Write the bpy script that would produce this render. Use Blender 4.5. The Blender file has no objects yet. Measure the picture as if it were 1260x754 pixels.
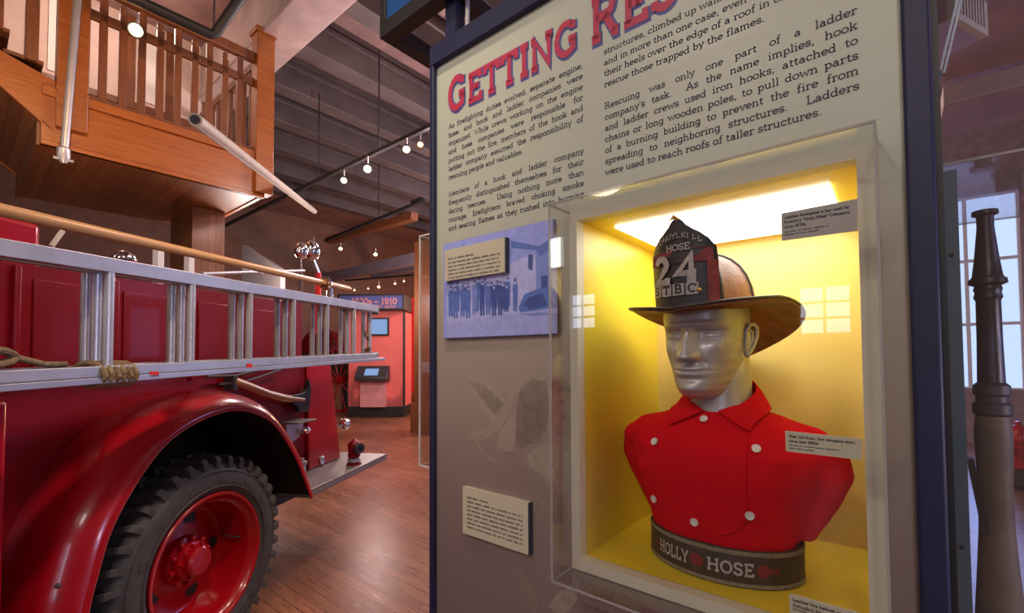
import bpy, bmesh, math, random
from math import sin, cos, pi, radians as rad, sqrt, atan2
from mathutils import Vector, Matrix
from mathutils.bvhtree import BVHTree
random.seed(7)
S = bpy.context.scene
COL = S.collection

# ---------------------------------------------------------------- camera, world, exposure
FPX, PITCH, ROLL, CY = 569.98, .0324, -.0051, 42.19
cp, sp, cr, sr = cos(PITCH), sin(PITCH), cos(ROLL), sin(ROLL)
RC = Matrix(((cr, -sr, 0), (sr, cr, 0), (0, 0, 1))) @ Matrix(((1, 0, 0), (0, sp, -cp), (0, cp, sp)))
CAM = Vector((0, 0, 1.48))
cd = bpy.data.cameras.new('camera'); cam = bpy.data.objects.new('camera', cd); COL.objects.link(cam)
r_, d_, f_ = RC[0], RC[1], RC[2]
cam.matrix_world = Matrix(((r_[0], -d_[0], -f_[0], 0), (r_[1], -d_[1], -f_[1], 0), (r_[2], -d_[2], -f_[2], 1.48), (0, 0, 0, 1)))
cd.sensor_fit = 'HORIZONTAL'; cd.sensor_width = 36; cd.lens = FPX / 1260 * 36; cd.shift_y = CY / 1260
cd.clip_start = .02; cd.clip_end = 100
S.camera = cam
W = bpy.data.worlds.new('world'); S.world = W; W.use_nodes = True
W.node_tree.nodes['Background'].inputs[0].default_value = (.62, .70, .95, 1)
W.node_tree.nodes['Background'].inputs[1].default_value = 1.0
S.view_settings.view_transform = 'Standard'; S.view_settings.look = 'None'
S.view_settings.exposure = 0.0; S.view_settings.gamma = 1; S.view_settings.use_curve_mapping = False
S.cycles.max_bounces = 8; S.cycles.transparent_max_bounces = 24
S.cycles.sample_clamp_indirect = 4.0
S.cycles.caustics_reflective = False; S.cycles.caustics_refractive = False

# ---------------------------------------------------------------- frames
G = .69                                   # the building and the exhibit turn by G
TA = rad(9.9)                             # heading of the fire engine
FR = {'room': -G, 'truck': pi / 2 - TA, 'world': 0.0}
def M(fr): return Matrix.Rotation(FR[fr], 4, 'Z')
def ray(x, y): return RC.transposed() @ Vector(((x - 630) / FPX, (y - 377 - CY) / FPX, 1))
def onplane(x, y, fr, ax, val):           # where the line of sight of a photo point meets a plane of a frame
    mi = M(fr).inverted().to_3x3(); o = mi @ CAM; d = mi @ ray(x, y)
    return o + d * ((val - o[ax]) / d[ax])
def RN(x, y, n): return onplane(x, y, 'room', 1, n)
def RE(x, y, e): return onplane(x, y, 'room', 0, e)
def RZ(x, y, z): return onplane(x, y, 'room', 2, z)
def TL(x, y, l): return onplane(x, y, 'truck', 1, l)
def TS(x, y, s): return onplane(x, y, 'truck', 0, s)

# ---------------------------------------------------------------- lights
def lamp(kind, name, pos, energy, color, fr='room', aim=None, size=.1, size_y=None, angle=60, blend=.6):
    l = bpy.data.lights.new(name, kind); o = bpy.data.objects.new(name, l); COL.objects.link(o)
    p = M(fr) @ Vector(pos); o.location = p
    l.energy = energy; l.color = color
    if kind == 'AREA':
        l.size = size
        if size_y: l.shape = 'RECTANGLE'; l.size_y = size_y
    else: l.shadow_soft_size = size
    if kind == 'SPOT': l.spot_size = rad(angle); l.spot_blend = blend
    if aim is not None:
        o.rotation_euler = (M(fr) @ Vector(aim) - p).to_track_quat('-Z', 'Y').to_euler()
    return o
WARM, AMB, DAY, COOL = (1, .80, .60), (1, .58, .28), (.62, .74, 1), (.80, .82, 1)
# daylight through the windows behind the viewer and in the right hand wall
for e, z, sx_, sy_, en in ((-6.9, 2.75, .9, 1.0, 30), (-1.1, 2.4, .9, 1.0, 30), (4.2, 2.5, .9, 3.0, 110)):
    lamp('AREA', 'daylight', (e, -10.3, z), en, DAY, aim=(e, 0, z - .2), size=sx_, size_y=sy_)
for n in (1.6,):
    lamp('AREA', 'daylight', (6.35, n, 2.2), 130, (.28, .42, 1), aim=(0, n, .6), size=1.6, size_y=2.4)
lamp('AREA', 'daylight', (RN(1192, 440, 11.0).x, 10.75, 2.5), 60, (.28, .42, 1), aim=(RN(1192, 440, 11.0).x, 0, 2.5), size=1.25, size_y=3.2)
# museum track lamps overhead, then a lower fill for the wheel
lamp('SPOT', 'track_and_fill_lamp', (-.9, -1.7, 3.6), 60, (1, .88, .74), aim=(-.55, .8, 1.9), size=.12, angle=62)
lamp('SPOT', 'track_and_fill_lamp', (.5, -1.9, 3.6), 55, (1, .86, .72), aim=(-.25, .9, 1.35), size=.12, angle=62)
lamp('SPOT', 'track_and_fill_lamp', (.2, .2, 3.6), 120, WARM, fr='truck', aim=(1.9, 1.9, 1.0), size=.1, angle=75)
lamp('SPOT', 'track_and_fill_lamp', (2.3, .2, 3.7), 120, WARM, fr='truck', aim=(2.9, 2.0, .9), size=.1, angle=80)
lamp('SPOT', 'track_and_fill_lamp', (4.6, .6, 3.7), 85, WARM, fr='truck', aim=(3.9, .9, 0), size=.1, angle=90)
lamp('SPOT', 'track_and_fill_lamp', (.6, -1.2, 2.6), 30, WARM, fr='truck', aim=(1.9, 1.8, .6), size=.1, angle=60)  # added fill: lights the wheel from the viewer's side
lamp('SPOT', 'balcony_key_and_fill', (-2.6, .2, 3.9), 150, AMB, aim=(-5.4, 1.2, 3.4), size=.1, angle=80)
lamp('POINT', 'room_fill', (-2.4, -1.0, 1.9), 50, (1, .74, .56), size=.3)  # unseen fill, added to brighten the soffit and the engine's side
lamp('POINT', 'room_fill', (1.7, .7, 1.4), 48, (1, .76, .74), size=.2)  # unseen fill beside the viewer, added to light the duct from below
lamp('POINT', 'upper_lamp', (-6.3, .9, 5.2), 42, (1, .74, .62), size=.2)
lamp('POINT', 'room_fill', (-3.2, -4.5, 4.2), 130, (1, .84, .72), size=.4)  # ambient fill added behind the viewer, no fixture
lamp('POINT', 'room_fill', (1.2, -4.2, 4.2), 110, (1, .86, .78), size=.4)  # second ambient fill behind the viewer, likewise added
lamp('POINT', 'hall_fill', (-1.5, 3.2, 4.2), 130, (1, .72, .66), size=.3)  # point fills without fixtures, here and below, brighten the hall
lamp('POINT', 'hall_fill', (-6.6, 2.5, 2.5), 90, (1, .80, .74), size=.2)  # fill added to lift the dark white partition
lamp('POINT', 'hall_fill', (-7.4, 5.0, 2.5), 70, (1, .80, .76), size=.2)  # fill added in front of the kiosk panel
lamp('SPOT', 'balcony_key_and_fill', (-3.7, .3, 1.9), 100, (1, .66, .40), aim=(-6.2, 1.2, 3.2), size=.2, angle=95)  # added uplight without a fixture, brightens the dark balcony soffit
lamp('POINT', 'hall_fill', (-4.2, 4.0, 3.9), 200, (1, .80, .80), size=.3)
lamp('POINT', 'hall_fill', (-6.6, 7.2, 3.4), 260, (1, .70, .66), size=.3)
lamp('POINT', 'hall_fill', (-8.6, 10.4, 2.8), 330, (1, .48, .24), size=.3)
lamp('POINT', 'hall_fill', (-5.0, 9.0, 4.0), 380, (.78, .78, 1), size=.3)
lamp('POINT', 'hall_fill', (2.2, 2.4, 2.9), 60, (1, .70, .75), size=.3)

# ---------------------------------------------------------------- materials
MATS = {}
def nodes(name):
    m = bpy.data.materials.new(name); m.use_nodes = True
    nt = m.node_tree; b = nt.nodes['Principled BSDF']
    return m, nt, b
def link(nt, a, b): nt.links.new(a, b)
def ramp(nt, fac, stops):
    r = nt.nodes.new('ShaderNodeValToRGB'); e = r.color_ramp.elements
    while len(e) < len(stops): e.new(.5)
    for k, (p, c) in enumerate(stops): e[k].position = p; e[k].color = (*c, 1)
    link(nt, fac, r.inputs[0]); return r.outputs[0]
def coord(nt, scale=(1, 1, 1), rot=(0, 0, 0)):
    t = nt.nodes.new('ShaderNodeTexCoord'); mp = nt.nodes.new('ShaderNodeMapping')
    mp.inputs['Scale'].default_value = scale; mp.inputs['Rotation'].default_value = rot
    link(nt, t.outputs['Object'], mp.inputs[0]); return mp.outputs[0]
def noise(nt, vec, scale, detail=4, rough=.55):
    n = nt.nodes.new('ShaderNodeTexNoise'); n.inputs['Scale'].default_value = scale
    n.inputs['Detail'].default_value = detail; n.inputs['Roughness'].default_value = rough
    link(nt, vec, n.inputs['Vector']); return n.outputs['Fac']
def bump(nt, b, h, strength=.2, dist=.01):
    n = nt.nodes.new('ShaderNodeBump'); n.inputs['Strength'].default_value = strength; n.inputs['Distance'].default_value = dist
    link(nt, h, n.inputs['Height']); link(nt, n.outputs[0], b.inputs['Normal'])
def paint(name, col, rough=.5, metal=0, var=.12, nscale=6, bmp=0, bscale=60, coat=0, spec=.5):
    m, nt, b = nodes(name)
    v = coord(nt); f = noise(nt, v, nscale)
    c = ramp(nt, f, [(.3, tuple(x * (1 - var) for x in col)), (.7, tuple(min(1, x * (1 + var)) for x in col))])
    link(nt, c, b.inputs['Base Color'])
    b.inputs['Roughness'].default_value = rough; b.inputs['Metallic'].default_value = metal
    b.inputs['Coat Weight'].default_value = coat; b.inputs['Coat Roughness'].default_value = .06
    b.inputs['Specular IOR Level'].default_value = spec
    if bmp: bump(nt, b, noise(nt, v, bscale, 3), bmp, .004)
    MATS[name] = m; return m
def wood(name, c1, c2, scale=(1, 12, 12), rough=.4, coat=.2, planks=None, dark=.35, pscale=1.0, rot=(0, 0, 0)):
    # planks = axis index along which boards repeat, pscale boards per metre
    m, nt, b = nodes(name)
    v = coord(nt, scale, rot); f = noise(nt, v, 3, 8, .6)
    c = ramp(nt, f, [(.28, c1), (.72, c2)])
    if planks is not None:
        t = nt.nodes.new('ShaderNodeTexCoord'); sx = nt.nodes.new('ShaderNodeSeparateXYZ'); link(nt, t.outputs['Object'], sx.inputs[0])
        mu = nt.nodes.new('ShaderNodeMath'); mu.operation = 'MULTIPLY'; mu.inputs[1].default_value = pscale; link(nt, sx.outputs[planks], mu.inputs[0])
        fr = nt.nodes.new('ShaderNodeMath'); fr.operation = 'FRACT'; link(nt, mu.outputs[0], fr.inputs[0])
        fl = nt.nodes.new('ShaderNodeMath'); fl.operation = 'FLOOR'; link(nt, mu.outputs[0], fl.inputs[0])
        wn = nt.nodes.new('ShaderNodeTexWhiteNoise'); wn.noise_dimensions = '1D'; link(nt, fl.outputs[0], wn.inputs['W'])
        tone = ramp(nt, wn.outputs[0], [(0, (.75, .75, .75)), (1, (1.1, 1.1, 1.1))])
        gap = ramp(nt, fr.outputs[0], [(0, (dark,) * 3), (.06, (1, 1, 1)), (.94, (1, 1, 1)), (1, (dark,) * 3)])
        for q in (tone, gap):
            mx = nt.nodes.new('ShaderNodeMix'); mx.data_type = 'RGBA'; mx.blend_type = 'MULTIPLY'; mx.inputs[0].default_value = 1
            link(nt, c, mx.inputs[6]); link(nt, q, mx.inputs[7]); c = mx.outputs[2]
    link(nt, c, b.inputs['Base Color']); b.inputs['Roughness'].default_value = rough
    b.inputs['Coat Weight'].default_value = coat; b.inputs['Coat Roughness'].default_value = .15
    bump(nt, b, f, .12, .004); MATS[name] = m; return m
def glow(name, col, strength):
    m, nt, b = nodes(name); nt.nodes.remove(b)
    e = nt.nodes.new('ShaderNodeEmission'); e.inputs[0].default_value = (*col, 1); e.inputs[1].default_value = strength
    link(nt, e.outputs[0], nt.nodes['Material Output'].inputs[0]); MATS[name] = m; return m
def clear(name, tint=(.97, .98, .97), ior=1.45, rough=.02, milk=0, milkcol=(.8, .8, .78), amt=.6, top=.18):
    m, nt, b = nodes(name); nt.nodes.remove(b)
    t = nt.nodes.new('ShaderNodeBsdfTransparent'); t.inputs[0].default_value = (*tint, 1)
    g = nt.nodes.new('ShaderNodeBsdfGlossy'); g.inputs['Roughness'].default_value = rough
    f = nt.nodes.new('ShaderNodeFresnel'); f.inputs[0].default_value = ior
    mu = nt.nodes.new('ShaderNodeMath'); mu.operation = 'MULTIPLY'; mu.inputs[1].default_value = amt; link(nt, f.outputs[0], mu.inputs[0])
    mi = nt.nodes.new('ShaderNodeMath'); mi.operation = 'MINIMUM'; mi.inputs[1].default_value = top; link(nt, mu.outputs[0], mi.inputs[0])
    mx = nt.nodes.new('ShaderNodeMixShader'); link(nt, mi.outputs[0], mx.inputs[0]); link(nt, t.outputs[0], mx.inputs[1]); link(nt, g.outputs[0], mx.inputs[2])
    out = mx.outputs[0]
    if milk:
        d = nt.nodes.new('ShaderNodeBsdfDiffuse'); d.inputs[0].default_value = (*milkcol, 1)
        m2 = nt.nodes.new('ShaderNodeMixShader'); m2.inputs[0].default_value = milk
        link(nt, out, m2.inputs[1]); link(nt, d.outputs[0], m2.inputs[2]); out = m2.outputs[0]
    link(nt, out, nt.nodes['Material Output'].inputs[0]); MATS[name] = m; return m
def ghost(name, col, alpha):
    m, nt, b = nodes(name); nt.nodes.remove(b)
    t = nt.nodes.new('ShaderNodeBsdfTransparent'); d = nt.nodes.new('ShaderNodeBsdfDiffuse'); d.inputs[0].default_value = (*col, 1)
    v = coord(nt); f = noise(nt, v, 40, 5); r = ramp(nt, f, [(.3, (alpha * .4,) * 3), (.7, (alpha,) * 3)])
    mx = nt.nodes.new('ShaderNodeMixShader'); link(nt, r, mx.inputs[0]); link(nt, t.outputs[0], mx.inputs[1]); link(nt, d.outputs[0], mx.inputs[2])
    link(nt, mx.outputs[0], nt.nodes['Material Output'].inputs[0]); MATS[name] = m; return m

paint('navy', (.018, .021, .062), .5, var=.1, bmp=.05, bscale=200, spec=.35)
paint('black', (.012, .012, .014), .5)
paint('yellow', (.80, .62, .04), .38, var=.03, nscale=2)
paint('pale_yellow', (.78, .61, .19), .42, var=.03, nscale=2)
paint('rim_cream', (.66, .63, .50), .5, var=.03)
paint('card_cream', (.60, .56, .42), .6, var=.03)
paint('card_grey', (.42, .40, .37), .55, var=.03)
paint('ink', (.03, .035, .06), .6, var=.05)
paint('ink_brown', (.16, .11, .10), .6, var=.05)
paint('title_red', (.50, .030, .085), .5, var=.05)
paint('title_blue', (.07, .09, .30), .5, var=.05)
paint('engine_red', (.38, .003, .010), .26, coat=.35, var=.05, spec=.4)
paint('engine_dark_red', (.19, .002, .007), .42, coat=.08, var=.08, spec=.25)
paint('brown_wall', (.17, .085, .055), .6, var=.15)
paint('shirt_red', (.62, .006, .016), .95, var=.06, nscale=14, bmp=.25, bscale=500, spec=.1)
paint('rubber', (.058, .054, .052), .62, var=.25, nscale=20, bmp=.15, bscale=150)
paint('aluminium', (.56, .55, .55), .42, metal=.75, var=.10, nscale=12, bmp=.05, bscale=120)
paint('galvanised', (.52, .52, .55), .40, metal=.7, var=.12)
paint('chrome', (.85, .85, .86), .08, metal=1, var=.02)
paint('brass', (.70, .50, .20), .3, metal=1)
paint('dark_steel', (.055, .052, .060), .34, metal=.7, var=.2)
paint('iron', (.075, .07, .075), .5, metal=.5, var=.2)
paint('silver_skin', (.46, .44, .47), .36, metal=.25, var=.05, nscale=30, spec=.6)
paint('belt_leather', (.050, .036, .026), .55, var=.25, nscale=40, bmp=.3, bscale=300)
paint('belt_edge', (.20, .17, .12), .6, var=.3, nscale=200)
paint('belt_red', (.20, .02, .022), .7)
paint('silver_letter', (.42, .38, .38), .5, var=.2, nscale=120)
paint('shield_black', (.020, .020, .026), .42, var=.3, nscale=30, bmp=.2, bscale=90)
paint('shield_red', (.20, .028, .035), .6, var=.4, nscale=60)
paint('hat_leather', (.24, .105, .06), .5, var=.5, nscale=22, bmp=.6, bscale=35)
paint('hat_dark', (.035, .022, .020), .45, var=.3)
paint('pearl', (.72, .70, .68), .25, var=.1, nscale=200)
paint('ceiling_board', (.26, .155, .14), .75, var=.25, nscale=3, bmp=.2, bscale=14)
paint('beam_brown', (.075, .056, .054), .6, var=.2, nscale=3)
paint('beam_pale', (.40, .30, .28), .6, var=.2, nscale=3)
paint('duct_paint', (.42, .30, .29), .35, metal=.2, var=.15, nscale=4)
paint('orange_wall', (.42, .15, .05), .7, var=.15, nscale=2)
paint('blue_grey_wall', (.29, .26, .33), .8, var=.1)
paint('pink_board', (.66, .50, .42), .6, var=.06)
paint('cream_board', (.86, .80, .72), .6, var=.04)
paint('white_paint', (.72, .70, .70), .45, var=.05)
paint('kiosk_red', (.78, .15, .13), .5, var=.06)
paint('kiosk_pink', (.62, .26, .26), .5, var=.1)
paint('banner_red', (.80, .02, .01), .6)
paint('rope', (.28, .19, .09), .9, var=.4, nscale=90, bmp=.6, bscale=160)
paint('hide', (.20, .14, .095), .55, var=.35, nscale=9, bmp=.2, bscale=30)
paint('blue_steel', (.09, .11, .16), .35, metal=.5)
paint('mauve_wall', (.30, .22, .23), .75, var=.2, nscale=8)
paint('teal_board', (.10, .17, .23), .5, var=.05)
paint('beige', (.52, .46, .38), .6)
wood('fir', (.23, .062, .012), (.35, .112, .022), (1.2, 1.2, 14), .38, .3)
wood('fir_long', (.25, .068, .012), (.40, .125, .024), (14, 1.2, 14), .36, .3)
wood('fir_dark', (.13, .045, .018), (.22, .075, .028), (12, 12, 1.2), .45, .2)
wood('soffit_planks', (.19, .068, .028), (.29, .11, .044), (1.2, 14, 14), .45, .2, planks=1, pscale=14)
wood('pier_planks', (.17, .062, .026), (.27, .105, .045), (14, 14, 1.2), .45, .2, planks=1, pscale=14)
wood('pole_wood', (.55, .26, .08), (.70, .38, .14), (1.5, 20, 20), .35, .3)
wood('handle_wood', (.34, .15, .05), (.50, .25, .10), (2, 20, 20), .4, .2)
wood('wall_planks', (.26, .115, .055), (.36, .17, .085), (14, 14, 1.2), .5, .1, planks=0, pscale=10)
clear('acrylic', (.985, .99, .985), 1.45, .015)
clear('acrylic_edge', (.80, .80, .78), 1.6, .1, milk=.45, milkcol=(.62, .60, .60))
clear('bright_edge', (.9, .9, .9), 1.6, .1, milk=.85, milkcol=(.85, .84, .82))
clear('acrylic_hazy', (.95, .96, .97), 1.6, .03, milk=.02, amt=1.0, top=.22)
glow('case_light', (1, .97, .90), 7.5)
glow('lamp_lens', (1, .78, .45), 9)
glow('lamp_lens_red', (1, .30, .14), 7)
glow('screen_blue', (.35, .55, .95), .7)
glow('sky_glow', (.50, .64, 1), 1.5)
glow('sign_blue', (.05, .13, .33), .55)
for k, c in enumerate([(.31, .37, .86), (.46, .50, .88), (.10, .18, .55), (.05, .09, .34), (.20, .28, .70), (.38, .43, .86)]): paint('print_%d' % k, c, .45, var=.10, nscale=60)
ghost('ghost_light', (.62, .54, .42), .50)
ghost('ghost_mid', (.42, .33, .27), .45)
ghost('ghost_dark', (.17, .11, .11), .30)

def panel_print():                        # printed panel: cream above, fading into a mauve brown picture below, partly lighting put into the colour
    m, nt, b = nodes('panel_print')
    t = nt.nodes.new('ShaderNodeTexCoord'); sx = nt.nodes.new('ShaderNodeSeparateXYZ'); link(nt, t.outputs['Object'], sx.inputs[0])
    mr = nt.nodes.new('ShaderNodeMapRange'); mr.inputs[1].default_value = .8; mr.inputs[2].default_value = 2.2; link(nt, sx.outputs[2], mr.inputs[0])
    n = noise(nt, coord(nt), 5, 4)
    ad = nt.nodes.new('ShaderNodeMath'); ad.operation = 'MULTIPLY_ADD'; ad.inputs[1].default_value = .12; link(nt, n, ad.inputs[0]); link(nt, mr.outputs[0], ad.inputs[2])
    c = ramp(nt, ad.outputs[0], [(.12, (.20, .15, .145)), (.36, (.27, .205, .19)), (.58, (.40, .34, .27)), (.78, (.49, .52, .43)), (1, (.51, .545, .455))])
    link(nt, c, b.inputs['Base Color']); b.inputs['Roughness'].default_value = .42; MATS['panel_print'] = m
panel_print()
def floor_mat():
    m, nt, b = nodes('floor_planks')
    v = coord(nt, (1, 1, 1), (0, 0, 0))
    br = nt.nodes.new('ShaderNodeTexBrick'); link(nt, v, br.inputs[0])
    br.inputs['Color1'].default_value = (.20, .072, .036, 1); br.inputs['Color2'].default_value = (.28, .11, .055, 1); br.inputs['Mortar'].default_value = (.08, .034, .022, 1)
    br.inputs['Scale'].default_value = 1; br.inputs['Mortar Size'].default_value = .003; br.inputs['Brick Width'].default_value = .9; br.inputs['Row Height'].default_value = .085
    n1 = noise(nt, coord(nt, (3, 40, 1)), 2, 8, .7); n2 = noise(nt, v, 1.3, 5)
    c = br.outputs[0]
    for n, lo, hi in ((n1, .62, 1.25), (n2, .7, 1.2)):
        q = ramp(nt, n, [(.3, (lo,) * 3), (.7, (hi,) * 3)])
        mx = nt.nodes.new('ShaderNodeMix'); mx.data_type = 'RGBA'; mx.blend_type = 'MULTIPLY'; mx.inputs[0].default_value = 1
        link(nt, c, mx.inputs[6]); link(nt, q, mx.inputs[7]); c = mx.outputs[2]
    sc = ramp(nt, noise(nt, coord(nt, (26, 4, 1), (0, 0, .5)), 4, 6, .75), [(.60, (0, 0, 0)), (.68, (1, 1, 1))])
    mx = nt.nodes.new('ShaderNodeMix'); mx.data_type = 'RGBA'; mx.inputs[7].default_value = (.50, .32, .22, 1)
    mm = nt.nodes.new('ShaderNodeMath'); mm.operation = 'MULTIPLY'; mm.inputs[1].default_value = .35; link(nt, sc, mm.inputs[0])
    link(nt, mm.outputs[0], mx.inputs[0]); link(nt, c, mx.inputs[6]); c = mx.outputs[2]
    link(nt, c, b.inputs['Base Color'])
    rr = ramp(nt, n1, [(.3, (.22,) * 3), (.7, (.42,) * 3)]); link(nt, rr, b.inputs['Roughness'])
    bump(nt, b, n1, .15, .004); MATS['floor_planks'] = m
floor_mat()
def tread_mat():
    m, nt, b = nodes('tread_plate')
    v = coord(nt, (1, 1, 1), (0, 0, rad(45)))
    ck = nt.nodes.new('ShaderNodeTexChecker'); ck.inputs['Scale'].default_value = 70; link(nt, v, ck.inputs[0])
    c = ramp(nt, ck.outputs[1], [(0, (.19, .175, .17)), (1, (.33, .30, .285))]); link(nt, c, b.inputs['Base Color'])
    b.inputs['Metallic'].default_value = .6; b.inputs['Roughness'].default_value = .42
    bump(nt, b, ck.outputs[1], .6, .003); MATS['tread_plate'] = m
tread_mat()

# ---------------------------------------------------------------- mesh helpers
class MB:
    def __init__(s): s.v = []; s.f = []; s.m = []; s.mi = 0
    def add(s, vs, fs):
        k = len(s.v); s.v += [Vector(p) for p in vs]; s.f += [[i + k for i in f] for f in fs]; s.m += [s.mi] * len(fs); return s
    def mat(s, i): s.mi = i; return s
    def box(s, lo, hi):
        (a, b, c), (d, e, f) = lo, hi
        return s.add([(a, b, c), (d, b, c), (d, e, c), (a, e, c), (a, b, f), (d, b, f), (d, e, f), (a, e, f)],
                     [(0, 3, 2, 1), (4, 5, 6, 7), (0, 1, 5, 4), (1, 2, 6, 5), (2, 3, 7, 6), (3, 0, 4, 7)])
    def obox(s, c, size, rot):            # rot: Matrix or euler
        R = rot if isinstance(rot, Matrix) else Matrix.Rotation(rot[2], 3, 'Z') @ Matrix.Rotation(rot[1], 3, 'Y') @ Matrix.Rotation(rot[0], 3, 'X')
        x, y, z = [q / 2 for q in size]; c = Vector(c)
        vs = [c + R @ Vector(p) for p in [(-x, -y, -z), (x, -y, -z), (x, y, -z), (-x, y, -z), (-x, -y, z), (x, -y, z), (x, y, z), (-x, y, z)]]
        return s.add(vs, [(0, 3, 2, 1), (4, 5, 6, 7), (0, 1, 5, 4), (1, 2, 6, 5), (2, 3, 7, 6), (3, 0, 4, 7)])
    def bar(s, p, q, w, h, up=(0, 0, 1)):  # rectangular bar from p to q
        p, q = Vector(p), Vector(q); d = (q - p).normalized(); u = Vector(up)
        if abs(d.dot(u)) > .95: u = Vector((1, 0, 0))
        x = d.cross(u).normalized(); z = x.cross(d)
        vs = [a + x * sx * w / 2 + z * sz * h / 2 for a in (p, q) for sx, sz in ((-1, -1), (1, -1), (1, 1), (-1, 1))]
        return s.add(vs, [(3, 2, 1, 0), (4, 5, 6, 7), (0, 1, 5, 4), (1, 2, 6, 5), (2, 3, 7, 6), (3, 0, 4, 7)])
    def tube(s, pts, r, n=12, cap=True):
        pts = [Vector(p) for p in pts]; rs = r if isinstance(r, (list, tuple)) else [r] * len(pts)
        rings = []; prev = None
        for i, p in enumerate(pts):
            d = (pts[min(i + 1, len(pts) - 1)] - pts[max(i - 1, 0)]).normalized()
            if prev is None:
                u = Vector((0, 0, 1)) if abs(d.z) < .9 else Vector((1, 0, 0)); x = d.cross(u).normalized()
            else: x = (prev - d * prev.dot(d)).normalized()
            prev = x; y = d.cross(x)
            rings.append([p + (x * cos(2 * pi * k / n) + y * sin(2 * pi * k / n)) * rs[i] for k in range(n)])
        return s.loft(rings, True, cap)
    def loft(s, rings, close=True, cap=True):
        k = len(s.v); n = len(rings[0]); vs = [p for r in rings for p in r]; fs = []
        for i in range(len(rings) - 1):
            for j in range(n if close else n - 1):
                a, b = i * n + j, i * n + (j + 1) % n
                fs.append((a, b, b + n, a + n))
        if cap and close: fs += [tuple(range(n))[::-1], tuple(range((len(rings) - 1) * n, len(rings) * n))]
        return s.add(vs, fs)
    def lathe(s, prof, c, ax='z', n=32, cap=True, a0=0, a1=2 * pi):  # prof: (along axis, radius)
        c = Vector(c); full = abs(a1 - a0 - 2 * pi) < 1e-6; rings = []
        for h, r in prof:
            ring = []
            for k in range(n if full else n + 1):
                a = a0 + (a1 - a0) * k / n; p, q = r * cos(a), r * sin(a)
                ring.append(c + Vector({'z': (p, q, h), 'y': (p, h, q), 'x': (h, p, q)}[ax]))
            rings.append(ring)
        return s.loft(rings, full, cap and full)
    def sphere(s, c, r, n=20, m=12):
        rx, ry, rz = r if isinstance(r, (tuple, list)) else (r, r, r); c = Vector(c)
        return s.loft([[c + Vector((rx * sin(t) * cos(2 * pi * k / n), ry * sin(t) * sin(2 * pi * k / n), rz * cos(t))) for k in range(n)]
                       for t in [max(.02, min(pi - .02, pi * i / m)) for i in range(m + 1)]])
    def prism(s, poly, ax, lo, hi):       # poly in the two other axes
        f = {0: lambda a, b, h: (h, a, b), 1: lambda a, b, h: (a, h, b), 2: lambda a, b, h: (a, b, h)}[ax]; n = len(poly)
        return s.add([f(a, b, lo) for a, b in poly] + [f(a, b, hi) for a, b in poly],
                     [tuple(range(n))[::-1], tuple(range(n, 2 * n))] + [(i, (i + 1) % n, n + (i + 1) % n, n + i) for i in range(n)])
    def sheet(s, pts): return s.add(pts, [tuple(range(len(pts)))])
    def slab(s, grid, t):                 # grid[i][j] of points -> closed sheet of thickness t along the given normals
        n, m = len(grid), len(grid[0]); P = lambda i, j: grid[max(0, min(n - 1, i))][max(0, min(m - 1, j))]
        nor = [[(P(i + 1, j) - P(i - 1, j)).cross(P(i, j + 1) - P(i, j - 1)).normalized() for j in range(m)] for i in range(n)]
        vs = [grid[i][j] for i in range(n) for j in range(m)] + [grid[i][j] + nor[i][j] * t for i in range(n) for j in range(m)]; N = n * m; fs = []
        for i in range(n - 1):
            for j in range(m - 1):
                a = i * m + j; q = (a, a + 1, a + m + 1, a + m); fs += [q, tuple(x + N for x in q[::-1])]
        E = [i * m for i in range(n)] + [(n - 1) * m + j for j in range(1, m)] + [i * m + m - 1 for i in range(n - 2, -1, -1)] + [j for j in range(m - 2, 0, -1)]
        for a, b in zip(E, E[1:] + E[:1]): fs.append((a, b, b + N, a + N))
        return s.add(vs, fs)
    def xf(s, mtx, k0=0):
        for i in range(k0, len(s.v)): s.v[i] = mtx @ s.v[i]
        return s
BASE = {}
def mesh(name, mb, mats, base, smooth=35, bevel=0):
    me = bpy.data.meshes.new(name); b = Vector(base)
    me.from_pydata([tuple(p - b) for p in mb.v], [], mb.f)
    for q in (mats if isinstance(mats, (list, tuple)) else [mats]): me.materials.append(MATS[q])
    me.polygons.foreach_set('material_index', mb.m)
    bm = bmesh.new(); bm.from_mesh(me); bmesh.ops.recalc_face_normals(bm, faces=bm.faces); bm.to_mesh(me); bm.free()
    if smooth: me.shade_smooth(); me.set_sharp_from_angle(angle=rad(smooth))
    else: me.shade_flat()
    o = bpy.data.objects.new(name, me); COL.objects.link(o)
    if bevel:
        md = o.modifiers.new('bevel', 'BEVEL'); md.width = bevel; md.segments = 2; md.limit_method = 'ANGLE'; md.angle_limit = rad(50)
    return o
def tag(o, label=None, cat=None, group=None, kind=None):
    for k, v in (('label', label), ('category', cat), ('group', group), ('kind', kind)):
        if v: o[k] = v
    return o
def thing(name, label, cat, fr, base, group=None, kind=None):
    o = bpy.data.objects.new(name, None); COL.objects.link(o); o.empty_display_size = .1
    o.location = M(fr) @ Vector(base); o.rotation_euler = (0, 0, FR[fr]); BASE[o.name] = Vector(base)
    return tag(o, label, cat, group, kind)
def part(name, mb, mats, parent, smooth=35, bevel=0, label=None):
    o = mesh(name, mb, mats, BASE[parent.name], smooth, bevel); o.parent = parent; BASE[o.name] = BASE[parent.name]
    if label: o['label'] = label
    return o
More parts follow.
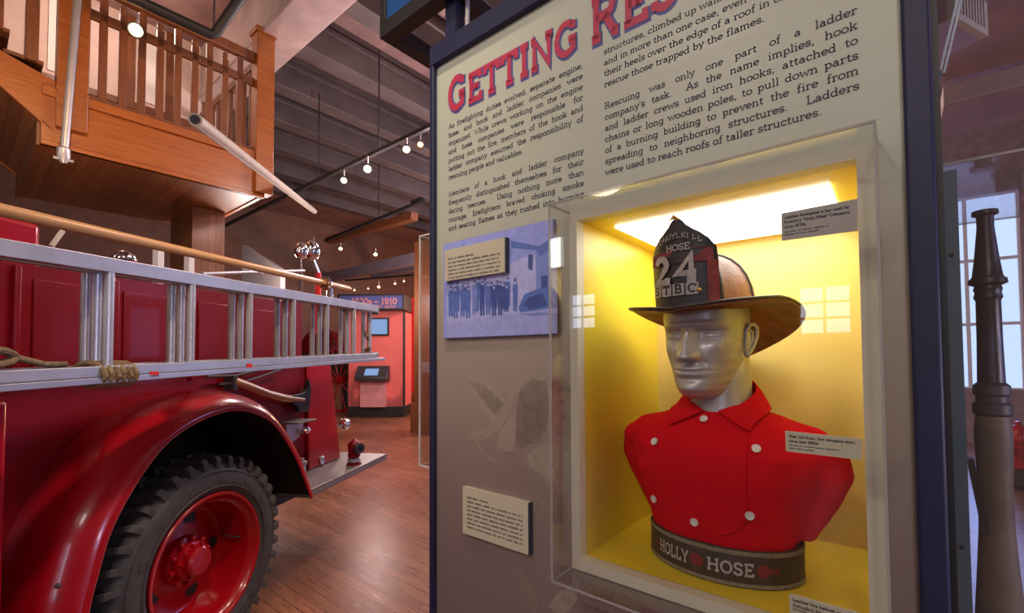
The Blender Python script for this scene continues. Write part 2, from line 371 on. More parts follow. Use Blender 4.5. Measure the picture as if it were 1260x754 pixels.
def solo(name, mb, mats, label, cat, fr, base=None, group=None, kind=None, smooth=35, bevel=0):
    if base is None:
        xs = [p.x for p in mb.v]; ys = [p.y for p in mb.v]; base = ((min(xs) + max(xs)) / 2, (min(ys) + max(ys)) / 2, min(p.z for p in mb.v))
    o = mesh(name, mb, mats, base, smooth, bevel); o.location = M(fr) @ Vector(base); o.rotation_euler = (0, 0, FR[fr]); BASE[o.name] = Vector(base)
    return tag(o, label, cat, group, kind)
def struct(name, mb, mats, fr='room', label=None, cat=None, smooth=35, bevel=0):
    return solo(name, mb, mats, label, cat, fr, None, None, 'structure', smooth, bevel)
def dup(root, loc, fr, label=None):
    r = root.copy(); COL.objects.link(r); r.location = M(fr) @ Vector(loc)
    if label: r['label'] = label
    for c in root.children:
        q = c.copy(); COL.objects.link(q); q.parent = r
        for g in c.children:
            h = g.copy(); COL.objects.link(h); h.parent = q
    return r

# ---------------------------------------------------------------- slab-serif stroke lettering
def A(cx, cy, rx, ry, a0, a1, n=None):
    n = n or max(4, int(abs(a1 - a0) / 24)); return [(cx + rx * cos(rad(a0 + (a1 - a0) * i / n)), cy + ry * sin(rad(a0 + (a1 - a0) * i / n))) for i in range(n + 1)]
def L(*p): return list(zip(p[::2], p[1::2]))
def sf(x, y, w=.11): return L(x - w, y, x + w, y)
lo, xh, ch = .04, .43, .68
GL = {
 'a': (.50, [A(.21, .15, .15, .11, 0, 360), L(.36, .30, .36, .04), A(.22, .29, .14, .14, 0, 150), L(.36, lo, .46, lo)]),
 'b': (.52, [L(.12, ch, .12, lo), A(.28, .235, .17, .195, 0, 360), L(.02, ch, .12, ch)]),
 'c': (.46, [A(.25, .235, .19, .195, 40, 320), L(.40, .40, .40, .30)]),
 'd': (.53, [A(.22, .235, .17, .195, 0, 360), L(.39, ch, .39, lo), L(.29, ch, .39, ch), L(.39, lo, .49, lo)]),
 'e': (.48, [A(.24, .235, .19, .195, 0, 315), L(.06, .235, .43, .235)]),
 'f': (.34, [L(.15, lo, .15, .58), A(.26, .58, .11, .11, 180, 40), L(.03, xh, .30, xh), sf(.15, lo)]),
 'g': (.51, [A(.22, .235, .17, .195, 0, 360), L(.39, xh, .39, -.06), A(.22, -.06, .17, .11, 0, -150), L(.39, xh, .48, xh)]),
 'h': (.56, [L(.12, ch, .12, lo), A(.28, .28, .15, .15, 180, 0) + [(.43, lo)], sf(.12, lo, .10), sf(.43, lo, .10), L(.02, ch, .12, ch)]),
 'i': (.28, [L(.14, xh, .14, lo), L(.14, .58, .14, .68), sf(.14, lo), L(.03, xh, .14, xh)]),
 'j': (.26, [L(.15, xh, .15, -.06), A(.05, -.06, .10, .11, 0, -110), L(.15, .58, .15, .68), L(.04, xh, .15, xh)]),
 'k': (.54, [L(.12, ch, .12, lo), L(.14, .20, .40, xh), L(.24, .29, .43, lo), sf(.12, lo, .10), sf(.43, lo, .09), sf(.39, xh, .10), L(.02, ch, .12, ch)]),
 'l': (.28, [L(.14, ch, .14, lo), sf(.14, lo), L(.03, ch, .14, ch)]),
 'm': (.82, [L(.12, xh, .12, lo), A(.25, .30, .13, .13, 180, 0) + [(.38, lo)], A(.53, .30, .15, .13, 180, 0) + [(.68, lo)], sf(.12, lo, .09), sf(.39, lo, .09), sf(.68, lo, .09), L(.02, xh, .12, xh)]),
 'n': (.56, [L(.12, xh, .12, lo), A(.28, .28, .15, .15, 180, 0) + [(.43, lo)], sf(.12, lo, .10), sf(.43, lo, .10), L(.02, xh, .12, xh)]),
 'o': (.50, [A(.25, .235, .20, .195, 0, 360)]),
 'p': (.52, [L(.12, xh, .12, -.16), A(.28, .235, .17, .195, 0, 360), L(.02, xh, .12, xh), sf(.12, -.16)]),
 'q': (.52, [A(.22, .235, .17, .195, 0, 360), L(.39, xh, .39, -.16), sf(.39, -.16)]),
 'r': (.40, [L(.13, xh, .13, lo), A(.27, .28, .14, .15, 180, 60), L(.36, .42, .36, .34), sf(.13, lo), L(.02, xh, .13, xh)]),
 's': (.42, [A(.21, .335, .14, .10, 30, 270) + A(.21, .14, .15, .10, 90, -150), L(.35, .42, .35, .33), L(.06, .15, .06, .05)]),
 't': (.34, [L(.14, .60, .14, .14), A(.23, .14, .09, .10, 180, 330), L(.02, xh, .30, xh)]),
 'u': (.55, [L(.11, xh, .11, .18), A(.26, .19, .15, .15, 180, 360), L(.41, xh, .41, lo), L(.41, lo, .51, lo), L(.01, xh, .11, xh), L(.31, xh, .41, xh)]),
 'v': (.50, [L(.08, xh, .25, lo, .42, xh), sf(.08, xh, .09), sf(.42, xh, .09)]),
 'w': (.72, [L(.07, xh, .21, lo, .36, .40, .51, lo, .65, xh), sf(.07, xh, .09), sf(.65, xh, .09)]),
 'x': (.50, [L(.09, xh, .41, lo), L(.41, xh, .09, lo), sf(.09, xh, .08), sf(.41, xh, .08), sf(.09, lo, .08), sf(.41, lo, .08)]),
 'y': (.50, [L(.08, xh, .25, .04), L(.42, xh, .20, -.14, .08, -.15), sf(.08, xh, .09), sf(.42, xh, .09)]),
 'z': (.44, [L(.07, .32, .07, xh, .37, xh, .07, lo, .38, lo, .38, .15)]),
 'A': (.72, [L(.10, lo, .34, ch, .38, ch, .62, lo), L(.20, .25, .52, .25), sf(.10, lo, .10), sf(.62, lo, .10)]),
 'B': (.62, [L(.14, lo, .14, ch), L(.03, ch, .36, ch), A(.36, .53, .15, .15, 90, -90), L(.14, .37, .36, .37), A(.37, .205, .17, .165, 90, -90), L(.03, lo, .37, lo)]),
 'C': (.66, [A(.34, .36, .27, .32, 45, 315), L(.56, .68, .56, .50)]),
 'D': (.68, [L(.14, lo, .14, ch), L(.03, ch, .32, ch), A(.32, .36, .28, .32, 90, -90), L(.03, lo, .32, lo)]),
 'E': (.62, [L(.14, lo, .14, ch), L(.03, ch, .52, ch, .52, .54), L(.14, .37, .40, .37), L(.40, .44, .40, .30), L(.03, lo, .54, lo, .54, .19)]),
 'F': (.60, [L(.14, lo, .14, ch), L(.03, ch, .52, ch, .52, .54), L(.14, .37, .40, .37), sf(.14, lo)]),
 'G': (.72, [A(.36, .36, .29, .32, 50, 300) + [(.58, .12), (.58, .32)], L(.44, .32, .66, .32), L(.58, .68, .58, .52)]),
 'H': (.76, [L(.14, lo, .14, ch), L(.62, lo, .62, ch), L(.14, .37, .62, .37), sf(.14, lo), sf(.62, lo), sf(.14, ch), sf(.62, ch)]),
 'I': (.34, [L(.17, lo, .17, ch), sf(.17, lo, .13), sf(.17, ch, .13)]),
 'K': (.72, [L(.14, lo, .14, ch), L(.16, .30, .56, ch), L(.30, .42, .58, lo), sf(.14, lo), sf(.14, ch), sf(.58, lo), sf(.55, ch)]),
 'L': (.58, [L(.14, lo, .14, ch), sf(.14, ch), L(.03, lo, .52, lo, .52, .22)]),
 'M': (.88, [L(.14, lo, .14, ch, .44, .12, .74, ch, .74, lo), sf(.14, lo, .10), sf(.74, lo, .10), L(.04, ch, .14, ch), L(.74, ch, .84, ch)]),
 'N': (.76, [L(.14, lo, .14, ch, .62, lo, .62, ch), sf(.14, lo), L(.03, ch, .14, ch), sf(.62, ch)]),
 'O': (.72, [A(.36, .36, .30, .32, 0, 360)]),
 'R': (.70, [L(.14, lo, .14, ch), L(.03, ch, .38, ch), A(.38, .52, .16, .16, 90, -90), L(.14, .36, .38, .36), L(.36, .36, .58, lo), sf(.14, lo), sf(.60, lo, .07)]),
 'S': (.58, [A(.29, .52, .20, .16, 35, 270) + A(.29, .20, .21, .16, 90, -145), L(.49, .68, .49, .52), L(.08, .20, .08, .04)]),
 'T': (.64, [L(.32, lo, .32, ch), L(.06, .52, .06, ch, .58, ch, .58, .52), sf(.32, lo, .13)]),
 'U': (.72, [L(.14, ch, .14, .26), A(.36, .26, .22, .22, 180, 360), L(.58, .26, .58, ch), sf(.14, ch), sf(.58, ch)]),
 'W': (.96, [L(.08, ch, .27, lo, .48, .62, .69, lo, .88, ch), sf(.08, ch, .09), sf(.88, ch, .09)]),
 'Y': (.68, [L(.08, ch, .34, .34, .60, ch), L(.34, .34, .34, lo), sf(.08, ch, .09), sf(.60, ch, .09), sf(.34, lo)]),
 '0': (.54, [A(.27, .36, .20, .32, 0, 360)]), '1': (.40, [L(.08, .56, .22, ch, .22, lo), sf(.22, lo, .13)]),
 '2': (.54, [A(.26, .50, .18, .18, 170, -30) + [(.08, lo), (.46, lo), (.46, .15)]]),
 '3': (.54, [A(.25, .52, .17, .16, 150, -90), A(.25, .20, .19, .16, 90, -150)]),
 '4': (.58, [L(.42, lo, .42, ch, .06, .22, .54, .22), sf(.42, lo)]),
 '7': (.52, [L(.07, .54, .07, ch, .45, ch, .20, lo)]), '8': (.54, [A(.27, .52, .16, .16, 0, 360), A(.27, .20, .19, .16, 0, 360)]),
 '9': (.54, [A(.27, .48, .19, .20, 0, 360), A(.27, .36, .19, .32, 0, -140)]),
 '.': (.24, [L(.12, 0, .12, .11)]), ',': (.24, [L(.14, .10, .08, -.10)]), "'": (.20, [L(.10, .70, .09, .52)]), '"': (.32, [L(.10, .70, .09, .52), L(.21, .70, .20, .52)]),
 '-': (.34, [L(.04, .25, .30, .25)]), '_': (.50, [L(0, .27, .50, .27)]), ' ': (.27, []),
}
def strip(pts, t):                        # quads of a stroke of width t with mitred joints
    out = []; n = len(pts); closed = (Vector(pts[0]) - Vector(pts[-1])).length < 1e-4
    for i in range(n):
        p = Vector(pts[i])
        a = (p - Vector(pts[i - 1 if i else (n - 2 if closed else 0)])); b = (Vector(pts[i + 1 if i < n - 1 else (1 if closed else n - 1)]) - p)
        if a.length < 1e-6: a = b
        if b.length < 1e-6: b = a
        a.normalize(); b.normalize(); na, nb = Vector((-a.y, a.x)), Vector((-b.y, b.x)); m = (na + nb)
        m = na if m.length < .2 else m.normalized(); k = min(1.8, 1 / max(.3, m.dot(na)))
        out.append((p + m * t / 2 * k, p - m * t / 2 * k))
    return out
def width(s, em, track=0): return sum((GL.get(c, GL[' '])[0] + track) * em for c in s)
def letters(mb, s, x, z, em, t, put, space=None, track=0, ext=0):
    # put(x, z) -> point on the surface that carries the print
    for ch_ in s:
        w, st = GL.get(ch_, GL[' '])
        for pl in st:
            pl = list(pl)
            if len(pl) >= 2 and ext and (Vector(pl[0]) - Vector(pl[-1])).length > 1e-4:
                d0 = (Vector(pl[0]) - Vector(pl[1])).normalized(); d1 = (Vector(pl[-1]) - Vector(pl[-2])).normalized()
                pl[0] = tuple(Vector(pl[0]) + d0 * ext); pl[-1] = tuple(Vector(pl[-1]) + d1 * ext)
            q = strip(pl, t); vs = []; 
            for a, b in q: vs += [put(x + a.x * em, z + a.y * em), put(x + b.x * em, z + b.y * em)]
            mb.add(vs, [(2 * i, 2 * i + 1, 2 * i + 3, 2 * i + 2) for i in range(len(q) - 1)])
        x += (w + track) * em if ch_ != ' ' or space is None else space
    return x
def justified(mb, s, x0, x1, z, em, t, put, last=False):
    n = s.count(' '); body = width(s.replace(' ', ''), em)
    letters(mb, s, x0, z, em, t, put, None if (last or not n) else (x1 - x0 - body) / n)
def dashes(mb, x0, x1, z, em, rnd, put, last=1.0):  # a line of print too small to read in the photograph
    x = x0; end = x0 + (x1 - x0) * last
    while x < end - em * .5:
        w = min(rnd.choice((2, 3, 4, 5, 6, 7, 8)) * em * .5, end - x)
        k = max(2, int(w / (em * .28)))
        for i in range(k):
            a = x + i * em * .28; h = em * (.62 if rnd.random() < .25 else .42); d = em * (.15 if rnd.random() < .15 else 0)
            mb.sheet([put(a, z - d), put(a + em * .13, z - d), put(a + em * .13, z + h), put(a, z + h)])
        mb.sheet([put(x, z + em * .34), put(x + w - em * .1, z + em * .34), put(x + w - em * .1, z + em * .42), put(x, z + em * .42)])
        mb.sheet([put(x, z), put(x + w - em * .1, z), put(x + w - em * .1, z + em * .07), put(x, z + em * .07)])
        x += w + em * .34

# ================================================================= THE SETTING
EX0, EX1, NY0, NY1, HC = -14.0, 6.2, -10.0, 13.0, 5.75
struct('floor', MB().box((EX0, NY0, -.1), (EX1, NY1, 0)), 'floor_planks', label='reddish brown scratched plank floor', cat='floor')
struct('ceiling', MB().box((EX0, NY0, HC), (EX1, NY1, HC + .1)), 'ceiling_board')
struct('wall_left', MB().box((EX0 - .15, NY0, 0), (EX0, NY1, HC)), 'brown_wall')
struct('wall_far', MB().box((EX0, NY1, 0), (EX1, NY1 + .15, HC)), 'blue_grey_wall')
struct('wall_brick', MB().box((RN(466, 440, 12.85).x, 12.85, 0), (RN(640, 440, 12.85).x, 12.99, 3.4)), 'orange_wall')
def wall_with_windows(name, ax, pos, lo_, hi_, wins, m):
    mb = MB()
    def bx(a, b, za, zb):
        if b - a > .01 and zb - za > .01:
            mb.box((a, pos - .1, za), (b, pos + .1, zb)) if ax == 1 else mb.box((pos - .1, a, za), (pos + .1, b, zb))
    cur = lo_
    for a, b, z0, z1 in wins:
        bx(cur, a, 0, HC); bx(a, b, 0, z0); bx(a, b, z1, HC); cur = b
    bx(cur, hi_, 0, HC); struct(name, mb, m, smooth=0)
WB = [(-7.35, -6.45, 2.25, 3.25), (-1.55, -.65, 1.9, 2.9), (3.75, 4.65, 1.0, 4.0)]
WR = [(.8, 2.4, 1.0, 3.4)]
wx = RN(1192, 440, 11.0).x; WE = [(wx - .62, wx + .62, .9, 4.1)]
wall_with_windows('wall_back', 1, NY0 - .1, EX0, EX1, WB, 'orange_wall')
wall_with_windows('wall_end', 1, 10.9, -.8, EX1, WE, 'mauve_wall')
wall_with_windows('wall_right', 0, EX1 + .1, NY0, NY1, WR, 'blue_grey_wall')
wi = 0
for ax, (a, b, z0, z1) in [(1, w_) for w_ in WB] + [(0, w_) for w_ in WR] + [(2, w_) for w_ in WE]:
    wi += 1; mb = MB(); p = (EX1 + .1, NY0 - .1, 10.9)[ax]; ax = 1 if ax else 0
    def bx(u0, u1, za, zb, t=.03):
        mb.box((u0, p - t, za), (u1, p + t, zb)) if ax == 1 else mb.box((p - t, u0, za), (p + t, u1, zb))
    for k in range(3):
        u = a + (b - a) * k / 2; bx(max(a, u - .025), min(b, u + .025), z0, z1)
    for k in range(4):
        z = z0 + (z1 - z0) * k / 3; bx(a, b, max(z0, z - .025), min(z1, z + .025), .028)
    struct('window_%d' % wi, mb, 'white_paint', smooth=0)
struct('window_pane', MB().box((wx - .62, 10.955, .9), (wx + .62, 10.965, 4.1)), 'sky_glow')
# ceiling timbers
for k, e in enumerate((-10.85, -9.75, -8.65, -7.6, -6.6, -5.55, -4.45, -3.4, -2.35, -1.3)):
    mb = MB().box((e - .13, 2.46 if e > -8 else 2.7, 5.25), (e + .13, NY1, HC)).box((e - .17, 2.5 if e > -8 else 2.75, 5.55), (e + .17, NY1, 5.62))
    struct('ceiling_beam', mb, 'beam_brown', smooth=0, bevel=.01)
mb = MB().box((-9.0, 2.10, 5.05), (3.0, 2.44, HC)); mb.box((-9.0, 2.06, 4.99), (3, 2.48, 5.0499))
struct('ceiling_beam', mb, 'beam_pale', smooth=0, bevel=.012)
mb = MB()
for e in (-.2, -2.4, -4.6): mb.box((e - .12, NY0, 5.3), (e + .12, 2.1, HC))
struct('ceiling_beam', mb, 'beam_brown', smooth=0)
# far cross beams under the ceiling at the back of the hall
a = RN(405, 296, 6.2); b = RN(510, 266, 6.2); struct('ceiling_beam', MB().bar(a, b, .18, .16), 'fir_dark', smooth=0)
for n, z in ((7.6, 4.0), (9.4, 4.35), (11.2, 4.6)):
    struct('ceiling_beam', MB().box((EX0, n - .1, z - .14), (-1.0, n + .1, z + .14)), 'blue_grey_wall', smooth=0)
struct('wall_upper', MB().box((EX0, 12.7, 3.0), (EX1, 12.95, HC)), 'blue_grey_wall')

# ================================================================= THE EXHIBIT (panel plane n = .80, facing -n)
PN = .80
put = lambda n: (lambda x, z: Vector((x, n, z)))
ex = thing('exhibit_panel', 'tall cream and mauve printed exhibit panel in navy blue frame', 'display panel', 'room', (-.45, .80, 0))
u0, u1, h0, h1 = -.912, .017, .10, 2.24
ou0, ou1, oz0, oz1 = -.487, -.0345, 1.0795, 1.7515        # window of the case
mb = MB()
g_ = .006
for a, b, c, d in ((u0, ou0 - g_, h0, h1), (ou1 + g_, u1, h0, h1), (ou0 - g_, ou1 + g_, h0, oz0 - g_), (ou0 - g_, ou1 + g_, oz1 + g_, h1)): mb.box((a, PN, c), (b, PN + .02, d))
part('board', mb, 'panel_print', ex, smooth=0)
part('left_stile', MB().box((-.926, .786, 0), (-.912, .84, 2.24)), 'navy', ex, bevel=.002)
part('right_stile', MB().box((.017, .783, 0), (.046, .84, 2.30)), 'navy', ex, bevel=.004)
part('edge_strip', MB().box((.0463, .792, 0), (.0528, .845, 2.28)), 'black', ex)
part('top_rail', MB().box((-.926, .786, 2.24), (.017, .84, 2.292)), 'navy', ex, bevel=.003)
part('plinth', MB().box((-.912, .805, 0), (.017, .84, .10)), 'navy', ex)
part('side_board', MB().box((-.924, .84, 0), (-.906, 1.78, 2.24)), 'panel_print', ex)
part('side_board', MB().box((.024, .84, 0), (.042, 1.78, 2.24)), 'black', ex)
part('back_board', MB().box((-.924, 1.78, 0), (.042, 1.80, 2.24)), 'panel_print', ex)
# heading
def heading(s, x, z, em, tr):
    a, b = MB(), MB()
    letters(b, s, 0, z - .0030, em, .215, lambda u, v: Vector((x + .0022 + u * tr, PN - .0004, v)), track=.05, ext=.02)
    letters(a, s, 0, z, em, .145, lambda u, v: Vector((x + u * tr, PN - .0012, v)), track=.05)
    return a, b
A1, B1 = MB(), MB()
def fit(s, x0, x1, z, em):
    tr = (x1 - x0) / width(s, em, .05)
    a, b = heading(s, x0, z, em, tr); A1.add(a.v, a.f); B1.add(b.v, b.f)
fit('G', -.868, -.800, 2.102, .118); fit('ETTING', -.797, -.478, 2.101, .100)
fit('R', -.452, -.385, 2.099, .130); fit('ESCUED', -.383, -.035, 2.099, .108)
part('heading', A1, 'title_red', ex, smooth=0, label='crimson capital letters of the heading')
part('heading_shadow', B1, 'title_blue', ex, smooth=0, label='blue outline behind the crimson heading')
LC = ['As firefighting duties evolved, separate engine,', 'hose, and hook and ladder companies were', 'organized. While crews working on the engine', 'and hose companies were responsible for', 'putting out the fire, members of the hook and', 'ladder company assumed the responsibility of', '*rescuing people and valuables.', '', 'Members of a hook and ladder company', 'frequently distinguished themselves for their', 'daring rescues.  Using nothing more than', 'courage, firefighters braved choking smoke', 'and searing flames as they rushed into burning']
RCOL = ['*structures, climbed up walls with hooks,', '*and in more than one case, even hung by', '*their heels over the edge of a roof in order to', '*rescue those trapped by the flames.', '', 'Rescuing was only one part of a ladder', "company's task.  As the name implies, hook", 'and ladder crews used iron hooks, attached to', 'chains or long wooden poles, to pull down parts', 'of a burning building to prevent the fire from', 'spreading to neighboring structures.  Ladders', '*were used to reach roofs of taller structures.']
for lines, xa, xb, z0, z1 in ((LC, -.867, -.471, 2.0600, 1.7975), (RCOL, -.4235, -.0285, 2.0655, 1.8275)):
    mb = MB()
    for i, s in enumerate(lines):
        if s: justified(mb, s.lstrip('*'), xa, xb, z0 + (z1 - z0) * i / (len(lines) - 1), .0184, .098, put(PN - .0006), s[0] == '*')
    part('body_text', mb, 'ink', ex, smooth=0)
# faint engraving printed on the lower part of the panel
def ghostpoly(mb, pts, d): mb.sheet([RN(x, y, PN) + Vector((0, -d, 0)) for x, y in pts])
gl, gm, gd = MB(), MB(), MB()
ghostpoly(gl, [(571, 462), (588, 464), (606, 472), (618, 486), (621, 497), (610, 520), (604, 518), (592, 500), (580, 482)], .0004)
ghostpoly(gl, [(578, 538), (584, 531), (598, 528), (610, 520), (621, 500), (630, 478), (639, 464), (650, 458), (655, 463), (646, 468), (638, 480), (630, 500), (620, 520), (606, 535), (590, 541)], .0006)
def gline(mb, pts, w, d=.0007):
    q = strip([(x, y) for x, y in pts], w); k = len(mb.v)
    mb.add([RN(c.x, c.y, PN) + Vector((0, -d, 0)) for ab in q for c in ab], [(2 * i, 2 * i + 1, 2 * i + 3, 2 * i + 2) for i in range(len(q) - 1)])
for k in range(9):                        # hair, folds and outlines
    gline(gm, A(656 + 2 * k % 7, 492 + 6 * k, 16 - k, 10, 200 - 12 * k, 30 - 12 * k), 1.1); gline(gd, A(652 + 3 * k % 11, 489 + 6 * k, 12, 8, 220, 20), .8)
gline(gl, A(640, 520, 60, 56, 178, 118), 1.6); gline(gd, [(638, 470), (632, 490), (622, 512), (606, 530), (584, 540)], .9)
gline(gl, [(655, 463), (646, 466), (638, 478), (630, 498), (618, 522), (602, 536), (586, 542)], 1.0)
gline(gd, [(612, 540), (616, 552), (622, 558), (634, 558)], .8); gline(gl, [(688, 470), (700, 478), (705, 492), (702, 503), (706, 512), (702, 520), (704, 530)], 1.0)
for k in range(6): gline(gm, [(640 + 9 * k, 565 + 3 * k), (652 + 8 * k, 590 + 5 * k), (668 + 6 * k, 640 + 6 * k)], 1.2); gline(gl, [(646 + 9 * k, 566 + 3 * k), (658 + 8 * k, 590 + 5 * k), (672 + 6 * k, 630 + 6 * k)], .8)
for k in range(5): ghostpoly(gd, [(576 + 4 * k, 468 + k), (578 + 4 * k, 468 + k), (612 + 2 * k, 508 - 3 * k), (610 + 2 * k, 512 - 3 * k)], .0008)
ghostpoly(gl, [(614, 535), (620, 524), (630, 512), (636, 520), (634, 540), (632, 555), (620, 556), (612, 552)], .0004)
ghostpoly(gd, [(636, 500), (640, 480), (655, 466), (672, 470), (676, 500), (672, 530), (655, 545), (640, 552), (634, 540)], .0004)
ghostpoly(gm, [(676, 470), (690, 466), (704, 480), (708, 500), (702, 520), (706, 535), (694, 540), (680, 530)], .0004)
ghostpoly(gd, [(676, 468), (690, 462), (704, 474), (706, 486), (694, 480), (680, 486)], .0006)
ghostpoly(gd, [(688, 492), (696, 490), (697, 494), (689, 496)], .0006); ghostpoly(gd, [(690, 512), (700, 510), (699, 514), (691, 516)], .0006)
ghostpoly(gl, [(648, 560), (665, 548), (690, 545), (704, 560), (704, 600), (690, 610), (668, 585), (652, 575)], .0003)
ghostpoly(gm, [(606, 590), (620, 575), (650, 580), (690, 612), (704, 640), (704, 690), (690, 700), (670, 640), (650, 610)], .0004)
ghostpoly(gm, [(634, 690), (652, 715), (664, 740), (660, 753), (648, 740), (640, 715)], .0004)
ghostpoly(gl, [(676, 745), (686, 728), (704, 722), (712, 735), (700, 752), (684, 754)], .0004)
part('engraving', gl, 'ghost_light', ex, smooth=0); part('engraving', gm, 'ghost_mid', ex, smooth=0); part('engraving', gd, 'ghost_dark', ex, smooth=0)
mb = MB(); letters(mb, 'and', -.462, 1.0105, .030, .11, put(PN - .0008))
rn = random.Random(3); 
for z, a, b in ((1.034, -.49, -.36), (1.014, -.43, -.20), (.99, -.48, -.1)): dashes(mb, a, b, z, .012, rn, put(PN - .0008))
part('lower_text', mb, 'ink_brown', ex, smooth=0)
# overhead header frame and the posts that carry it
hz = 2.44; hb = MB(); t = .045
hb.box((-1.178, .805, hz), (.045, .85, hz + t)).box((-1.178, .85, hz), (-1.133, 2.1, hz + t)).box((.0, .85, hz), (.045, 2.1, hz + t)).box((-1.133, 2.055, hz), (.0, 2.1, hz + t))
hb.box((-1.178, .805, hz + t), (-1.150, .833, 3.15)).box((.017, .805, hz + t), (.045, .833, 3.15)).box((-1.178, .805, 3.15), (.045, .833, 3.19))
for e in (-.92, -.62, -.2): hb.box((e, .85, hz + .002), (e + .05, 2.055, hz + t - .002))
hb.box((-1.133, 1.35, hz + .001), (.0, 1.39, hz + t - .003))
part('header_frame', hb, 'black', ex, smooth=0, bevel=.002)
part('header_sign', MB().box((-1.15, .812, hz + t), (.017, .824, 3.15)), 'sign_blue', ex)
for e, n in ((-.926, .842), (.002, .842), (-.926, 1.75), (.002, 1.75)): part('header_post', MB().box((e, n, 2.24), (e + .04, n + .035, hz)), 'navy', ex, smooth=0)
part('conduit_tube', MB().tube([(-.868, .87, 2.24), (-.868, .87, hz)], .006), 'cream_board', ex)
p, q = RN(1156, 92, .95), RN(1178, 0, .95); d = (q - p)
st = MB().bar(p, p + d * 1.3, .003, .005, (0, 1, 0)); st.bar(p + Vector((.005, 0, 0)), p + d * 1.3 + Vector((.005, 0, 0)), .003, .003, (0, 1, 0)); st.bar(p, p + Vector((-.02, -.02, -.004)), .006, .012)
part('header_bracket', st, 'blue_steel', ex)

# display case let into the panel
dc = thing('display_case', 'yellow lined display case in the cream panel with clear cover', 'display case', 'room', (-.26, 1.0, oz0))
nb = 1.2; w = .012
mb = MB().box((ou0 - w, PN + .021, oz0 - w), (ou0, nb + w, oz1 + w)).box((ou1, PN + .021, oz0 - w), (ou1 + w, nb + w, oz1 + w))
mb.box((ou0, PN + .021, oz0 - w), (ou1, nb, oz0)).box((ou0, PN + .021, oz1), (ou1, nb, oz1 + w))
part('liner', mb, 'yellow', dc, smooth=0)
part('back_panel', MB().box((ou0, nb, oz0 - w), (ou1, nb + w, oz1 + w)), 'pale_yellow', dc, smooth=0)
r0, r1, q0, q1 = -.505, -.0145, 1.058, 1.7695
mb = MB()
for a, b, c, d in ((r0, ou0, q0, q1), (ou1, r1, q0, q1), (ou0, ou1, q0, oz0), (ou0, ou1, oz1, q1)): mb.box((a, PN - .004, c), (b, PN + .022, d))
part('rim', mb, 'rim_cream', dc, smooth=0)
part('light_panel', MB().box((-.447, .884, oz1 - .004), (-.073, 1.165, oz1 - .0005)), 'case_light', dc)
f0, f1, g0, g1, an, at = -.5062, -.0105, 1.0564, 1.7712, .725, .0035
mb = MB().box((f0, an, g0), (f1, an + at, g1)).box((f0, an + at, g0), (f0 + at, PN - .001, g1)).box((f1 - at, an + at, g0), (f1, PN - .001, g1))
mb.box((f0 + at, an + at, g1 - at), (f1 - at, PN - .001, g1)).box((f0 + at, an + at, g0), (f1 - at, PN - .001, g0 + at))
cov = part('clear_cover', mb, 'acrylic', dc, smooth=0)
mb = MB(); s_ = .0028
for e in (f0, f1 - s_): 
    mb.box((e - .0003, an - .0005, g0), (e + s_, an + s_, g1))
    for z in (g0, g1 - s_): mb.box((e - .0003, an + s_, z - .0003), (e + s_, PN - .001, z + s_))
for z in (g0, g1 - s_): mb.box((f0, an - .0005, z - .0003), (f1, an + s_, z + s_))
part('cover_edge', mb, 'acrylic_edge', cov, smooth=0)
# cards on the inside of the clear cover
def card(name, label, cat, poly, n, th, m, lines=(), side=None, group=None, base=None):
    xs = [p[0] for p in poly]; zs = [p[1] for p in poly]
    t = thing(name, label, cat, 'room', (sum(xs) / 4, n + th, min(zs)), group)
    mb = MB(); mb.prism(poly, 1, n, n + th); part('card', mb, m, t, smooth=0)
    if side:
        e = max(xs); part('edge_shade_strip', MB().box((e, n, min(zs)), (e + .0035, n + th, max(zs))), 'ink', t)  # ink strip stands in for shade along the card's right edge
    tx = MB()
    for ln in lines: ln(tx)
    if tx.v: part('card_text', tx, 'ink', t, smooth=0)
    return t
def T(s, x, z, em, n, th=.15, sl=0, x0=0): return lambda mb: letters(mb, s, x, z, em, th, lambda a, b: Vector((a, n, b + (a - x0) * sl)))
cn = an + at + .0002
card('label_card', 'grey label card high on the case front, beside the light panel', 'label', [(-.1165, 1.6375), (-.032, 1.6365), (-.0315, 1.6770), (-.1165, 1.6755)], cn, .002, 'card_grey',
     [T("Leather firefighter's hat used by", -.1135, 1.6668, .0053, cn - .0003), T('Auburn\'s "Holly Hose" Company,', -.1135, 1.6602, .0053, cn - .0003), T('circa 1870s.', -.1135, 1.6536, .0053, cn - .0003),
      lambda mb: dashes(mb, -.1125, -.060, 1.6475, .0032, random.Random(1), put(cn - .0003)), lambda mb: dashes(mb, -.1125, -.073, 1.6435, .0032, random.Random(2), put(cn - .0003))], group=None)
P = [RN(x, y, cn) for x, y in ((967, 555), (1061, 566), (1061, 540), (966, 530))]
sl = (P[1].z - P[0].z) / (P[1].x - P[0].x)
pz = lambda f: P[0].z + (P[3].z - P[0].z) * f
card('label_card', 'cream label card in front of the red shirt sleeve', 'label', [(p.x, p.z) for p in P], cn, .002, 'card_cream',
     [T('Red, bib-front, fire company shirt,', P[0].x + .004, pz(.70), .0050, cn - .0003, sl=sl, x0=P[0].x), T('circa late 1890s.', P[0].x + .004, pz(.48), .0050, cn - .0003, sl=sl, x0=P[0].x),
      lambda mb: dashes(mb, P[0].x + .004, P[0].x + .062, pz(.30), .003, random.Random(4), lambda a, b: Vector((a, cn - .0003, b + (a - P[0].x) * sl))),
      lambda mb: dashes(mb, P[0].x + .004, P[0].x + .035, pz(.15), .003, random.Random(5), lambda a, b: Vector((a, cn - .0003, b + (a - P[0].x) * sl)))])
P2 = [RN(x, y, cn) for x, y in ((971, 730), (1062, 757))]
z2 = P2[0].z
